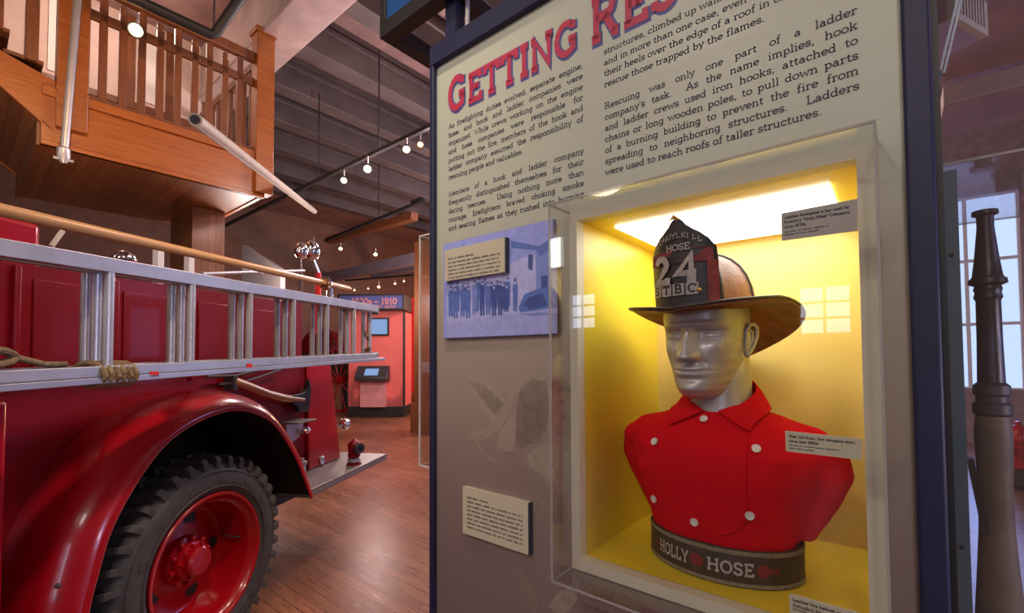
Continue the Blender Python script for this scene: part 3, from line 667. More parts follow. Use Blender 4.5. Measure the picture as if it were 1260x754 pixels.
card('label_card', 'cream label card at the foot of the case front, below the belt', 'label', [(P2[0].x, z2 - .036), (P2[1].x, z2 - .036), (P2[1].x, z2 + .0), (P2[0].x, z2)], cn, .002, 'card_cream',
     [T('Leather fire helmet used by', P2[0].x + .004, z2 - .0085, .0056, cn - .0003), T('Schuylkill Hose Company', P2[0].x + .004, z2 - .0155, .0056, cn - .0003), lambda mb: dashes(mb, P2[0].x + .004, P2[1].x - .01, z2 - .0195, .0042, random.Random(6), put(cn - .0003))])

# historic photograph, its caption and the lower plaque
ph = thing('photo_print', 'blue toned historic photograph of a fire company on the panel', 'photograph', 'room', (-.705, .80, 1.5245))
part('backing', MB().box((-.8738, .7885, 1.5245), (-.5385, .7995, 1.763)), 'title_blue', ph, smooth=0)
mb = MB(); pn = .7882; k_ = [0]
mats = ['print_%d' % i for i in range(6)]
def pp(i, pts, local=False):
    k_[0] += 1; mb.mat(i).sheet([(RN(x, y, pn) if not local else Vector((x, pn, y))) + Vector((0, -.00001 * k_[0], 0)) for x, y in pts])
mb.mat(0).sheet([Vector((x, pn, z)) for x, z in ((-.8735, 1.5248), (-.5388, 1.5248), (-.5388, 1.7627), (-.8735, 1.7627))])
pp(1, [(550, 352), (600, 338), (640, 318), (662, 312), (664, 385), (550, 400)])                      # white hall
pp(2, [(628, 296), (664, 303), (668, 309), (630, 305)])                                             # its roof line
pp(3, [(650, 313), (656, 313), (655, 333), (650, 331)])
pp(4, [(659, 306), (676, 296), (686, 286), (686, 378), (660, 381)]); pp(2, [(659, 306), (676, 294), (686, 285), (686, 300), (664, 316)])
pp(3, [(666, 340), (674, 338), (674, 375), (666, 376)]); pp(2, [(638, 378), (645, 362), (660, 356), (676, 352), (680, 372), (676, 381), (640, 384)])
pp(3, [(644, 374), (650, 366), (668, 360), (674, 376), (652, 381)])
pp(5, [(550, 398), (600, 390), (686, 378), (686, 410), (550, 415)]); pp(4, [(641, 386), (672, 384), (684, 387), (655, 389)])
pp(2, [(550, 328), (554, 327), (554, 350), (550, 350)])
rp = random.Random(11)
for r, (ya, yb, xs) in enumerate(((347, 386, range(556, 634, 7)), (350, 393, range(553, 634, 8)))):
    for x in xs:
        x += rp.uniform(-2, 2); y0 = ya + rp.uniform(-3, 4) - (x - 550) * .05; y1 = yb + rp.uniform(-3, 3) - (x - 550) * .11; c = rp.choice((2, 2, 3, 4, 2, 3)); h = y1 - y0
        pp(c, [(x - 2.4, y0 + 5), (x + 2.4, y0 + 4.6), (x + 3.3, y0 + h * .32), (x + 2.7, y0 + h * .55), (x + 2.4, y1), (x + .5, y1), (x, y0 + h * .6), (x - .6, y1 + .3), (x - 2.6, y1), (x - 2.6, y0 + h * .5), (x - 3.2, y0 + h * .3)])
        pp(rp.choice((1, 4, 5)), [(x + 1.4 * cos(a), y0 + 2.6 + 2.1 * sin(a)) for a in [i * pi / 4 for i in range(8)]])
        pp(3, [(x - 2, y0 + 1.4), (x - 1, y0 - .6), (x + 1, y0 - .7), (x + 2, y0 + 1.3)])
part('print', mb, mats, ph, smooth=0)
rn = random.Random(9); n_ = .7757
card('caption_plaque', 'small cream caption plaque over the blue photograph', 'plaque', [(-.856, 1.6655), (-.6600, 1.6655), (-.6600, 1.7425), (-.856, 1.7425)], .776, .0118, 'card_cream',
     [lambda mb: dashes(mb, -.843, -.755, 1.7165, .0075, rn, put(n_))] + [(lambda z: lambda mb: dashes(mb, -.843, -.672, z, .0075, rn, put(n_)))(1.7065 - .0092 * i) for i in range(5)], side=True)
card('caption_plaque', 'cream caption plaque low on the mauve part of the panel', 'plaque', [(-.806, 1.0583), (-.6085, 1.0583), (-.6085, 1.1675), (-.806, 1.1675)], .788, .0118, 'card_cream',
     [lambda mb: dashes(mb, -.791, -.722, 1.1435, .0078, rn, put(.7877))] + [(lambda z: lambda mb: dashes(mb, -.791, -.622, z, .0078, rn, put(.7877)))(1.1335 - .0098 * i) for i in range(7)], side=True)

def acrylic_box(t, lo_, hi_, th=.004, edge='acrylic_edge', m='acrylic', back=True):
    (a, b, c), (d, e, f) = lo_, hi_
    mb = MB().box((a, b, c), (d, b + th, f)).box((a, b + th, c), (a + th, e, f)).box((d - th, b + th, c), (d, e, f)).box((a + th, b + th, f - th), (d - th, e, f)).box((a + th, b + th, c), (d - th, e, c + th))
    o = part('clear_cover', mb, m, t, smooth=0); eb = MB(); s = .003
    for x in (a, d - s):
        eb.box((x - .0004, b - .0005, c), (x + s, b + s, f)); eb.box((x - .0004, e - s, c), (x + s, e, f))
        for z in (c, f - s): eb.box((x - .0004, b + s, z - .0004), (x + s, e - s, z + s))
    for y in (b - .0005, e - s):
        for z in (c, f - s): eb.box((a, y, z - .0004), (d, y + s, z + s))
    part('cover_edge', eb, edge, o, smooth=0); return o
t = thing('display_case', 'narrow clear case standing out from the left end of the panel', 'display case', 'room', (-.99, 1.1, 1.167))
acrylic_box(t, (-1.057, .86, 1.167), (-.927, 1.40, 1.83), edge='bright_edge')
part('backing', MB().box((-.9265, .90, 1.19), (-.9245, 1.38, 1.81)), 'beige', t)
# vitrine at the right end with its nozzle
vt = thing('vitrine', 'clear vitrine at the right end of the panel holding a nozzle', 'display case', 'room', (.40, 1.12, .5))
acrylic_box(vt, (.053, .90, .50), (.80, 1.34, 1.752), m='acrylic_hazy')
sb = MB().box((.0575, .9045, .505), (.0745, .912, 1.742))
part('stile', sb, 'teal_board', vt); 
for z in (1.62, 1.21): part('screw', MB().lathe([(0, .0032), (-.0015, .0028), (-.002, .001)], (.066, .9044, z), 'y', 10), 'black', vt)
part('base', MB().box((.055, .905, 0), (.795, 1.335, .498)), 'navy', vt, bevel=.004)
nn = 1.08
def rr(xc, hw, y): return (RN(xc + hw, y, nn).x - RN(xc - hw, y, nn).x) / 2 * .94
nz = thing('playpipe_nozzle', 'tall dark metal fire nozzle wrapped in tan hide inside the vitrine', 'nozzle', 'room', (RN(1222, 620, nn).x, nn, .504))
def at_z(y): return RN(1215, y, nn).z
cx = RN(1217, 400, nn).x
def turned(rows): return MB().lathe([(at_z(y), rr(1216, hw, y)) for y, hw in rows], (cx, nn, 0), 'z', 36)
part('tip', turned([(258, 12), (259, 18), (264, 18.5), (266, 12), (280, 12), (318, 17), (340, 21), (343, 24)]), 'dark_steel', nz)
part('barrel', turned([(343.2, 26), (349, 27), (352, 18), (356, 20), (360, 18), (366, 20), (370, 17), (420, 17.5), (470, 19)]), 'dark_steel', nz)
part('collar', turned([(470.2, 19), (474, 25), (484, 26), (487, 22), (494, 22), (497, 27), (508, 27), (511, 23)]), 'iron', nz)
hp = [(at_z(y), rr(1216, hw, y)) for y, hw in [(511.2, 23), (530, 26), (560, 25), (600, 23), (650, 24), (700, 28), (754, 33)]]; hp += [(.72, hp[-1][1] * 1.0), (.60, hp[-1][1] * .8)]
part('hide_wrap', MB().lathe(hp, (cx, nn, 0), 'z', 36), 'hide', nz)
part('inlet', MB().lathe([(.5995, .026), (.57, .034), (.505, .036)], (cx, nn, 0), 'z', 30), 'iron', nz)
p, q = RN(1194, 575, nn - .03), RN(1213, 655, nn - .02)
part('handle_strap', MB().bar(p + Vector((0, .0, .015)), q, .008, .016, (0, 1, 0)), 'black', nz)

# ================================================================= THE BUST IN THE CASE
def fuse(mb, vox, it=6, fac=.5):          # one continuous skin out of overlapping volumes
    me = bpy.data.meshes.new('t'); me.from_pydata([tuple(p) for p in mb.v], [], mb.f)
    bm = bmesh.new(); bm.from_mesh(me); bmesh.ops.recalc_face_normals(bm, faces=bm.faces); bm.to_mesh(me); bm.free()
    o = bpy.data.objects.new('t', me); COL.objects.link(o)
    r = o.modifiers.new('r', 'REMESH'); r.mode = 'VOXEL'; r.voxel_size = vox
    if it: s = o.modifiers.new('s', 'SMOOTH'); s.iterations = it; s.factor = fac
    ev = o.evaluated_get(bpy.context.evaluated_depsgraph_get()); m2 = ev.to_mesh()
    out = MB().add([v.co.copy() for v in m2.vertices], [list(p.vertices) for p in m2.polygons])
    ev.to_mesh_clear(); bpy.data.objects.remove(o); bpy.data.meshes.remove(me); return out
def interp(tab, z):
    if z <= tab[0][0]: return tab[0][1:]
    for a, b in zip(tab, tab[1:]):
        if z <= b[0]:
            f = (z - a[0]) / (b[0] - a[0]); f = f * f * (3 - 2 * f) * .5 + f * .5
            return tuple(p + (q - p) * f for p, q in zip(a[1:], b[1:]))
    return tab[-1][1:]
BX, BN, BZ = -.268, .965, oz0 + .0008
bust = thing('mannequin_bust', 'silver grey male mannequin bust in red bib front shirt and lettered belt', 'mannequin', 'room', (BX, BN, BZ))
# head: z from chin, half width, front, back
HT = [(-.012, .030, .060, -.030), (-.002, .040, .080, .0), (.010, .046, .088, .020), (.025, .052, .088, .045), (.045, .059, .0875, .060), (.065, .065, .0865, .075), (.09, .069, .085, .086), (.115, .0715, .084, .093), (.14, .0735, .088, .096), (.165, .0735, .086, .096), (.19, .068, .076, .088), (.21, .050, .054, .066), (.224, .022, .022, .03)]
def gs(x, s): return math.exp(-.5 * (x / s) ** 2)
def face(x, z):
    ax = abs(x); d = 0
    if z < .122: 
        f = max(0, min(1, (.122 - z) / .052)); fall = 1 if z > .066 else max(0, 1 - (.066 - z) / .007)
        d += (.007 + .0215 * f) * fall * gs(x, .0062 + .0052 * f)
    d += .008 * gs(ax - .0135, .0052) * gs(z - .0705, .0058)
    d -= .0150 * gs(ax - .031, .0135) * gs(z - .1085, .0095)
    d -= .005 * gs(ax - .017, .006) * gs(z - .110, .008)
    d += .0088 * gs(ax - .032, .0100) * gs(z - .1075, .0058)
    d -= .0034 * gs(ax - .032, .012) * gs(z - .1145, .0018); d -= .0026 * gs(ax - .032, .011) * gs(z - .1015, .0014)
    d += .0078 * gs(ax - .030, .018) * gs(z - .1260, .0052) + .003 * gs(x, .012) * gs(z - .127, .006)
    d += .0050 * gs(ax - .047, .014) * gs(z - .086, .012)
    d -= .0035 * gs(ax - .043, .010) * gs(z - .050, .015)
    d -= .0030 * gs(ax - .024 - (.062 - z) * .25, .004) * gs(z - .058, .010)
    d += .0062 * gs(x, .0185) * gs(z - .0475, .0038); d += .0082 * gs(x, .0165) * gs(z - .0370, .0046)
    d -= .0050 * gs(x, .020) * gs(z - .0425, .0015); d -= .0022 * gs(x, .0035) * gs(z - .057, .006)
    d -= .0035 * gs(x, .018) * gs(z - .0275, .0042); d += .0075 * gs(x, .0155) * gs(z - .010, .010)
    return d
hd = MB(); rings = []; N = 220
for i in range(191):
    z = -.012 + .236 * i / 190; w, fr_, bk = interp(HT, z); ring = []
    for k in range(N):
        a = 2 * pi * k / N; ca, sa = cos(a), sin(a); e = .86
        x = w * math.copysign(abs(sa) ** e, sa); y = -(fr_ if ca > 0 else bk) * math.copysign(abs(ca) ** e, ca) if ca > 0 else bk * abs(ca) ** e
        if ca > 0: y -= face(x, z) * min(1, ca * 2.5)
        ring.append(Vector((x, y, z)))
    rings.append(ring)
hd.loft(rings)
for s in (-1, 1):                         # ears
    C = Vector((s * .0715, .008, .096)); R_ = Matrix.Rotation(s * rad(-12), 3, 'Z') @ Matrix.Rotation(rad(-8), 3, 'X')
    P_ = lambda y, z, x=0: C + R_ @ Vector((s * x * .8, y * .88, z))
    hd.tube([P_(-.010, -.002, .003), P_(-.013, .014, .006), P_(-.008, .027, .009), P_(.004, .031, .011), P_(.015, .024, .013), P_(.018, .008, .012), P_(.012, -.010, .009), P_(.003, -.022, .007), P_(-.006, -.029, .006), P_(-.010, -.022, .003)], [.0035, .004, .0042, .0042, .0042, .0042, .004, .0045, .0055, .004], 8)
    hd.tube([P_(-.004, .018, .006), P_(.006, .016, .008), P_(.008, .002, .008), P_(.002, -.010, .006)], .003, 8)
    k0 = len(hd.v); hd.sphere((0, 0, 0), (.0042, .014, .026), 16, 10); hd.xf(Matrix.Translation(P_(.002, .0, .003)) @ R_.to_4x4(), k0)
HZ = 1.411 - BZ                           # chin above the floor of the case
k0 = len(hd.v)
hm = Matrix.Translation((-.017, -.012, HZ)) @ Matrix.Rotation(rad(-5), 4, 'Z') @ Matrix.Rotation(rad(2), 4, 'X')
hd.xf(hm)
hd.loft([[Vector((r * cos(a) * 1.0, y + r * 1.06 * sin(a), z)) for a in [2 * pi * k / 40 for k in range(40)]] for z, r, y in ((.235, .068, .012), (.27, .060, .010), (.30, .056, .010), (.33, .055, .012), (.36, .055, .016), (.40, .050, .02))])

B0 = Matrix.Translation((BX, BN, BZ))
part('head', hd.xf(B0), 'silver_skin', bust, smooth=80)

# shirt
ST = [(.052, .124, .092, 0), (.085, .136, .100, 0), (.13, .150, .110, 0), (.18, .166, .117, 0), (.22, .172, .115, .004), (.250, .168, .102, .010), (.268, .146, .088, .014), (.281, .112, .076, .015), (.291, .080, .066, .014), (.299, .058, .056, .012)]
sh = MB(); rings = []
for i in range(61):
    z = .052 + .247 * i / 60; a, b, yo = interp(ST, z); ring = []
    for k in range(96):
        t = 2 * pi * k / 96; ca, sa = cos(t), sin(t); e = .88
        ring.append(Vector((a * math.copysign(abs(ca) ** e, ca), yo + b * math.copysign(abs(sa) ** e, sa), z)))
    rings.append(ring)
sh.loft(rings)
for s in (-1, 1):
    sh.tube([(s * .112, .012, .253), (s * .146, .012, .238), (s * .170, .014, .218), (s * .174, .018, .192), (s * .162, .022, .158), (s * .147, .022, .115), (s * .128, .018, .072)], [.028, .036, .038, .038, .034, .028, .020], 24)
    sh.sphere((s * .166, .012, .226), (.040, .042, .030))
sh = fuse(sh, .0045, 9, .5)
rs = random.Random(5)
for v in sh.v:                            # soft folds of the cloth
    s = 1 if v.x > 0 else -1
    f = sin(v.z * 85 + abs(v.x) * 40 + 3 * v.y * 20) * gs(abs(v.x) - .155, .03) * gs(v.z - .16, .06) * .0016
    f += sin(abs(v.x) * 150 + v.z * 60) * gs(v.z - .075, .018) * .0013
    f += sin(v.z * 130 - abs(v.x) * 120) * gs(abs(v.x) - .12, .03) * gs(v.z - .225, .03) * .0010
    n_ = Vector((v.x, v.y, 0)).normalized(); v += n_ * f
tree = BVHTree.FromPolygons([tuple(v) for v in sh.v], sh.f)
shirt = part('shirt', MB().add(sh.v, sh.f).xf(B0), 'shirt_red', bust, smooth=80)
def front(x, z, off):                     # point on the chest of the shirt
    h = tree.ray_cast(Vector((x, -1, z)), Vector((0, 1, 0)))
    if h[0] is None: h = tree.find_nearest(Vector((x, -.1, z)))
    return h[0] + h[1] * off
# double breasted bib
g = []
for i in range(23):
    f = i / 22; z = .279 - f * .196 ; half = .077 * (1 - .0 * f); 
    xl, xr = -.062, .070
    k = max(0, (f - .72) / .28); c = sqrt(max(0, 1 - k * k)) if k < 1 else .0; c = max(c, .22)
    top = max(0, (.10 - f) / .10); xl2, xr2 = (xl * c + .004 * (1 - c)), (xr * c + .004 * (1 - c))
    if top: xl2 *= (1 - .18 * top); xr2 *= (1 - .18 * top)
    g.append([front(xl2 + (xr2 - xl2) * j / 24, z, .0012) for j in range(25)])
mb = MB().slab([r[::-1] for r in g], .0022); part('bib', mb.xf(B0), 'shirt_red', shirt, smooth=60)
edge = [r[-1] for r in g] ; tb = MB().tube([p + Vector((0, -.0025, 0)) for p in edge], .0009, 6); part('bib_seam', tb.xf(B0), 'shirt_red', shirt)
# fall collar
cg = []; NC = 61
for i in range(NC):
    a = (-168 + 336 * i / (NC - 1)); ar = rad(a); fa = abs(a)
    # a = 0 is the back; +-168 the front opening
    k = fa / 168; rm = max(0, (k - .55) / .45); zt = .362 - .078 * k ** 1.35; zb = .318 - .052 * k ** 1.2 - .012 * rm ** 2
    rt = .061 - .003 * k; rb = .078 + .010 * k + .016 * rm; row = []
    for j in range(9):
        f = j / 8; a2 = ar * (1 - .17 * f * rm ** 2); d = Vector((sin(a2), cos(a2), 0))
        r = rt + (rb - rt) * (f ** 1.1); z = zt + (zb - zt) * f + .007 * sin(pi * f) * (1 - .5 * k)
        p = Vector((d.x * r * 1.02, .012 + d.y * r, z))
        h = tree.find_nearest(p)
        if (p - h[0]).dot(h[1]) < .0050: p = h[0] + h[1] * .0050
        row.append(p)
    cg.append(row)
part('collar', MB().slab(cg, .003).xf(B0), 'shirt_red', shirt, smooth=60)
# buttons, sewn where the photograph shows them
allt = BVHTree.FromPolygons([tuple(B0.inverted() @ v) for v in mb.v], mb.f)
def sight(x, y):
    mi = M('room').inverted().to_3x3(); o = B0.inverted() @ (mi @ CAM); d = (mi @ ray(x, y)).normalized(); best = None
    for t_ in (tree, allt):
        h = t_.ray_cast(o, d)
        if h[0] is not None and (best is None or h[3] < best[3]): best = h
    return best
for x, y in ((807, 544), (866.7, 517), (930.4, 553), (806.6, 613), (855.4, 641), (922.3, 633), (934.4, 495), (826, 487)):
    h = sight(x, y)
    if h is None: continue
    p, n_ = h[0], h[1]
    if n_.y > 0: n_ = -n_
    R_ = n_.to_track_quat('Z', 'Y').to_matrix().to_4x4(); b_ = MB()
    b_.lathe([(0, .0070), (.0018, .0076), (.0032, .0070), (.0030, .0052), (.0018, .0038), (.0020, .0012), (.0012, .0010), (.0012, .0002)], (0, 0, .003), 'z', 20)
    b_.xf(B0 @ Matrix.Translation(p) @ R_); o = part('button', b_, 'pearl', shirt)
    hb_ = MB()
# belt
BA, BB = .1345, .1015
def on_belt(x, z, off=0):                 # x metres along the belt from its front centre
    a = -pi / 2 + x / .118
    p = Vector((cos(a) * BA, sin(a) * BB, z)); n_ = Vector((cos(a) / BA, sin(a) / BB, 0)).normalized(); return p + n_ * off
bh = .064
def ring_(off, z, n=96): return [Vector((cos(2 * pi * k / n) * (BA + off), sin(2 * pi * k / n) * (BB + off), z)) for k in range(n)]
mb = MB().loft([ring_(-.006, .002), ring_(.001, 0), ring_(.0022, .004), ring_(.0022, bh - .004), ring_(.001, bh), ring_(-.006, bh - .001)])
belt = part('belt', mb.xf(B0), 'belt_leather', bust)
mb = MB()
for za, zb in ((.0015, .0085), (bh - .0095, bh - .002)): mb.loft([ring_(.0022, za), ring_(.0034, za + .001), ring_(.0034, zb - .001), ring_(.0022, zb)], True, False)
part('belt_binding', mb.xf(B0), 'belt_edge', belt)
for x, w in ((-.094, .007), (-.014, .012), (.083, .012), (.100, .007)):
    mb = MB()
    if w > .01: mb.sheet([on_belt(x + w * cos(a) * .95, bh / 2 + w * sin(a), .0027) for a in [i * pi / 3 for i in range(6)]])
    else: mb.sheet([on_belt(x + dx * w, bh / 2 + dz * w, .0027) for dx, dz in ((-1, .9), (0, .2), (1, .9), (1, -.9), (0, -.2), (-1, -.9))])
    part('belt_emblem', mb.xf(B0), 'belt_red', belt)
em = .030
for s, x0, x1 in (('HOLLY', -.088, -.026), ('HOSE', .002, .070)):
    mb = MB(); k = (x1 - x0) / width(s, em, .06); letters(mb, s, 0, bh / 2 - .36 * em, em, .13, lambda a, b: on_belt(x0 + a * k, b, .0029), track=.06)
    part('belt_lettering', mb.xf(B0), 'silver_letter', belt, smooth=0)

# ----------------------------------------------------------------- leather helmet
HP = Matrix.Translation((BX - .018, BN - .012, BZ + HZ + .1565)) @ Matrix.Rotation(rad(-7), 4, 'Z') @ Matrix.Rotation(rad(3), 4, 'X')
hp0 = HP.translation
hel = thing('fire_helmet', 'old brown leather fire helmet with black numbered shield on mannequin head', 'helmet', 'room', (hp0.x, hp0.y, hp0.z))
rx, ry = .086, .100
prof = [(z * .86, k) for z, k in [(0, 1), (.02, 1.0), (.045, .965), (.07, .88), (.09, .76), (.106, .60), (.117, .42), (.124, .22), (.126, .03)]]
rings = []
for z, k in prof:
    rings.append([Vector(((rx * k * (1 + .020 * max(0, cos(8 * a)) ** 6)) * cos(a), ry * k * (1 + .020 * max(0, cos(8 * a)) ** 6) * sin(a), z)) for a in [2 * pi * i / 128 for i in range(128)]])
inn = [[p * .955 - Vector((0, 0, .002)) for p in r] for r in rings]
part('crown', MB().loft(inn[:-1][::-1] + rings).xf(HP), 'hat_leather', hel)
cb = MB()
for a in [pi / 4 * i for i in range(8)]:
    pts = [Vector((rx * k * 1.01 * cos(a), ry * k * 1.01 * sin(a), z + .001)) for z, k in prof]; cb.tube(pts, [.0032] * 8 + [.0015], 8)
part('comb', cb.xf(HP), 'hat_dark', hel)
bg = []
for i in range(97):
    a = -pi / 2 + 2 * pi * i / 96; d = abs(i / 96 - .5) * 2    # d=1 front, 0 back
    back = (1 - d) ; wb = .052 + .010 * sin(pi * min(1, back * 1.1)) + .078 * max(0, back - .35) ** 1.5 / .65 ** 1.5
    drop = -.004 + .012 * sin(pi * back) - .100 * max(0, back - .42) ** 1.35 / .58 ** 1.35 
    row = []
    for j in range(9):
        f = j / 8; r = Vector((cos(a) * (rx * .955 + wb * f), sin(a) * (ry * .955 + wb * f), .004 + drop * f ** 1.25 + .004 * sin(pi * f)))
        row.append(r)
    bg.append(row)
brim = part('brim', MB().slab(bg, .0032).xf(HP), 'hat_leather', hel, smooth=60)
part('brim_edge', MB().tube([r[-1] + Vector((0, 0, .0016)) for r in bg], .0030, 8).xf(HP), 'hat_dark', brim)
# shield: height profile of half width
SHK = .88
SH = [(z * SHK, w) for z, w in [(0, .062), (.03, .065), (.06, .068), (.09, .070), (.115, .068), (.132, .057), (.146, .043), (.158, .027), (.168, .016), (.175, .012), (.180, .007)]]
def shield(x, z, off=0):
    hw = interp(SH, z)[0]; R0 = .088; a = x / R0; f = min(1, max(0, z / .158)); lean = .003 * f
    p = Vector((sin(a) * R0, -(ry - R0) - .014 + lean - cos(a) * R0, .006 + z)); n_ = Vector((sin(a), -cos(a), .1)).normalized(); return p + n_ * off
g = []
for i in range(41):
    z = .180 * SHK * i / 40; hw = interp(SH, z)[0]; g.append([shield(-hw + 2 * hw * j / 30, z) for j in range(31)])
shd = part('shield', MB().slab([r[::-1] for r in g], -.003).xf(HP), 'shield_black', hel, smooth=60)
bt = BVHTree  # print carried by the shield
def sput(off): return lambda x, z: shield(x, z, off)
mb = MB()
mb.sheet([shield(-.06 + .12 * j / 16, .100 + .004 * sin(pi * j / 16), .0034) for j in range(17)] + [shield(.062 - .124 * j / 16, .078, .0034) for j in range(17)])
mb.loft([[shield(x, z, .0034) for z in [.004 + .074 * i / 12 for i in range(13)]] for x in (.050, .056, .062, .069)], False, False)
part('shield_band', mb.xf(HP), 'shield_red', shd, label='worn dark red band of the shield')
mb = MB()
x = -.040
for i, c in enumerate('SCHUYLKILL'):
    a = (i - 4.5) * .0090; letters(mb, c, a - .0042, .124 - 7.0 * a * a + 0.0, .0125, .12, sput(.0040))
letters(mb, 'HOSE', -.020, .1010, .0165, .12, sput(.0040))
part('shield_lettering', mb.xf(HP), 'silver_letter', shd, smooth=0)
mb = MB(); letters(mb, '2', -.050, .044, .068, .17, sput(.0042)); letters(mb, '4', -.004, .044, .068, .17, sput(.0042))
part('shield_number', mb.xf(HP), 'silver_letter', shd, smooth=0)
mb = MB()
for i in range(4): 
    xa = -.056 + .0235 * i; mb.sheet([shield(xa + .021 * f, z, .0038) for f, z in ((0, .020), (.33, .020), (.66, .020), (1, .020), (1, .041), (.66, .041), (.33, .041), (0, .041))])
part('shield_plate', mb.xf(HP), 'silver_letter', shd, smooth=0)
mb = MB()
for i, c in enumerate('STBC'): letters(mb, c, -.0525 + .0235 * i, .0235, .022, .16, sput(.0044))
part('plate_lettering', mb.xf(HP), 'shield_black', shd, smooth=0)
p = shield(.036, .027, .003); part('rivet', MB().sphere(p, .0045, 14, 8).xf(HP), 'brass', shd)
p = shield(0, .157, .0); part('top_holder', MB().tube([p + Vector((0, .012, -.02)), p + Vector((0, .004, .002)), p + Vector((-.003, -.004, .006)), p + Vector((-.008, -.008, .001))], [.004, .005, .0045, .002], 10).xf(HP), 'brass', hel)

# ================================================================= THE FIRE ENGINE (frame: s along it, l across it, z up)
fe = thing('fire_engine', 'red vintage fire engine seen at its rear wheel, ladder on its side', 'fire engine', 'truck', (1.967, 3.0, 0))
SC, ZC = 1.967, .502
LIP = [(1.352, .38), (1.356, .48), (1.367, .59), (1.391, .693), (1.441, .852), (1.536, 1.001), (1.655, 1.123), (1.80, 1.190), (1.99, 1.221), (2.17, 1.188), (2.334, 1.095), (2.525, .869), (2.675, .593)]
def smooth_path(P, n=8):                  # Catmull-Rom
    out = []
    for i in range(len(P) - 1):
        a, b, c, d = [Vector(P[max(0, min(len(P) - 1, i + k))]) for k in (-1, 0, 1, 2)]
        for t in [k / n for k in range(n)]:
            out.append(.5 * (2 * b + (c - a) * t + (2 * a - 5 * b + 4 * c - d) * t * t + (3 * b - a - 3 * c + d) * t ** 3))
    return out + [Vector(P[-1])]
LP = smooth_path(LIP); LN = []
for i in range(len(LP)):
    d = (LP[min(i + 1, len(LP) - 1)] - LP[max(i - 1, 0)]).normalized(); LN.append(Vector((-d.y, d.x)))
arch = [tuple(p + n * .03) for p, n in zip(LP, LN)]
mb = MB().prism([(.2, .40), (1.20, .40)] + arch + [(2.72, .62), (3.12, .62), (3.12, 1.40), (3.04, 1.40), (3.04, 1.865), (.2, 1.80)], 1, 2.075, 2.12)
mb.box((.2, 2.1201, 1.30), (3.04, 4.0, 1.80)); mb.box((2.80, 2.1201, .62), (3.12, 4.0, 1.30))
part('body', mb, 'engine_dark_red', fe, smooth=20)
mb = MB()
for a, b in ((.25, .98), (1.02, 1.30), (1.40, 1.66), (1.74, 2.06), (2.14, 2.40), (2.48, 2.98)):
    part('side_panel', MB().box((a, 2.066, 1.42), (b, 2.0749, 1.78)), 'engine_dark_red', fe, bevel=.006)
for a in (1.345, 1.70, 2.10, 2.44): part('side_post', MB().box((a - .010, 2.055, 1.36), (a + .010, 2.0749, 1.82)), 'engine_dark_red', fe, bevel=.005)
mb = MB().prism([(3.10, .650), (3.535, .650), (3.37, 1.44), (3.08, 1.44)], 1, 2.050, 2.0745); part('rear_wing', mb, 'engine_red', fe, bevel=.008)
mb = MB().bar((3.535, 2.085, .652), (3.37, 2.085, 1.44), .03, .05, (0, 1, 0)); part('wing_edge', mb, 'engine_dark_red', fe, bevel=.008)
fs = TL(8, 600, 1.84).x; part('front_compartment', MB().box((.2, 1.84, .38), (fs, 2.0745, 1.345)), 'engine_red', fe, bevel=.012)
# fender
prof = [(1.752, -.004), (1.748, 0), (1.744, .010), (1.749, .022), (1.763, .042), (1.790, .064), (1.830, .084), (1.88, .096), (1.95, .101), (2.02, .097), (2.072, .088)]
fmb = MB().slab([[Vector((p.x + n.x * o, l, p.y + n.y * o)) for l, o in prof] for p, n in zip(LP, LN)], -.004)
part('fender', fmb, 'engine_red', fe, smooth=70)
lip = MB().tube([Vector((p.x, 1.750, p.y)) for p in LP], .0065, 8); part('fender_lip', lip, 'engine_red', fe)
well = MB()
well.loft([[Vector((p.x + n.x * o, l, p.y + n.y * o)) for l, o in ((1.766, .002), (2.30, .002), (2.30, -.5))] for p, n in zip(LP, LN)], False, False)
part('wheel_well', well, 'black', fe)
p = TL(66, 720, 1.79); p.y = 1.772; part('fender_bolt', MB().sphere(p, .009, 12, 8), 'iron', fe)
# wheel
TR = .500
tp = [(1.820, .318), (1.806, .335), (1.798, .370), (1.798, .405), (1.806, .432), (1.812, .436), (1.814, .448), (1.826, .462), (1.846, .470), (2.03, .470), (2.05, .46), (2.07, .40), (2.06, .32)]
tire = part('tire', MB().lathe([(l, r) for l, r in tp], (0, 0, 0), 'y', 96, False).xf(Matrix.Translation((SC, 0, ZC))), 'rubber', fe, smooth=50)
lugs = MB(); NL = 38
for k in range(NL):
    a = 2 * pi * k / NL; R_ = Matrix.Translation((SC, 0, ZC)) @ Matrix.Rotation(-a, 4, 'Y')
    k0 = len(lugs.v)
    w0, w1 = .014, .016
    # shoulder lug: a tapered block from the side wall over the tread
    pr = [(1.806, .440), (1.806, .474), (1.818, .496), (1.835, TR), (1.925, TR + .004), (1.925, .466), (1.84, .460)]
    n_ = len(pr); skew = .018
    lugs.add([Vector((r, l, -w0 + (l - 1.806) * .25)) for l, r in pr] + [Vector((r, l, w1 + (l - 1.806) * .25)) for l, r in pr],
             [tuple(range(n_))[::-1], tuple(range(n_, 2 * n_))] + [(i, (i + 1) % n_, n_ + (i + 1) % n_, n_ + i) for i in range(n_)])
    pr2 = [(1.945, .466), (1.945, TR + .004), (2.03, TR), (2.055, .47), (2.04, .455)]; n2 = len(pr2)
    lugs.add([Vector((r, l, .012 - (l - 1.945) * .25)) for l, r in pr2] + [Vector((r, l, .054 - (l - 1.945) * .25)) for l, r in pr2],
             [tuple(range(n2))[::-1], tuple(range(n2, 2 * n2))] + [(i, (i + 1) % n2, n2 + (i + 1) % n2, n2 + i) for i in range(n2)])
    lugs.xf(R_, k0)
part('tread', lugs, 'rubber', tire, smooth=0, bevel=.003)
sw = MB()
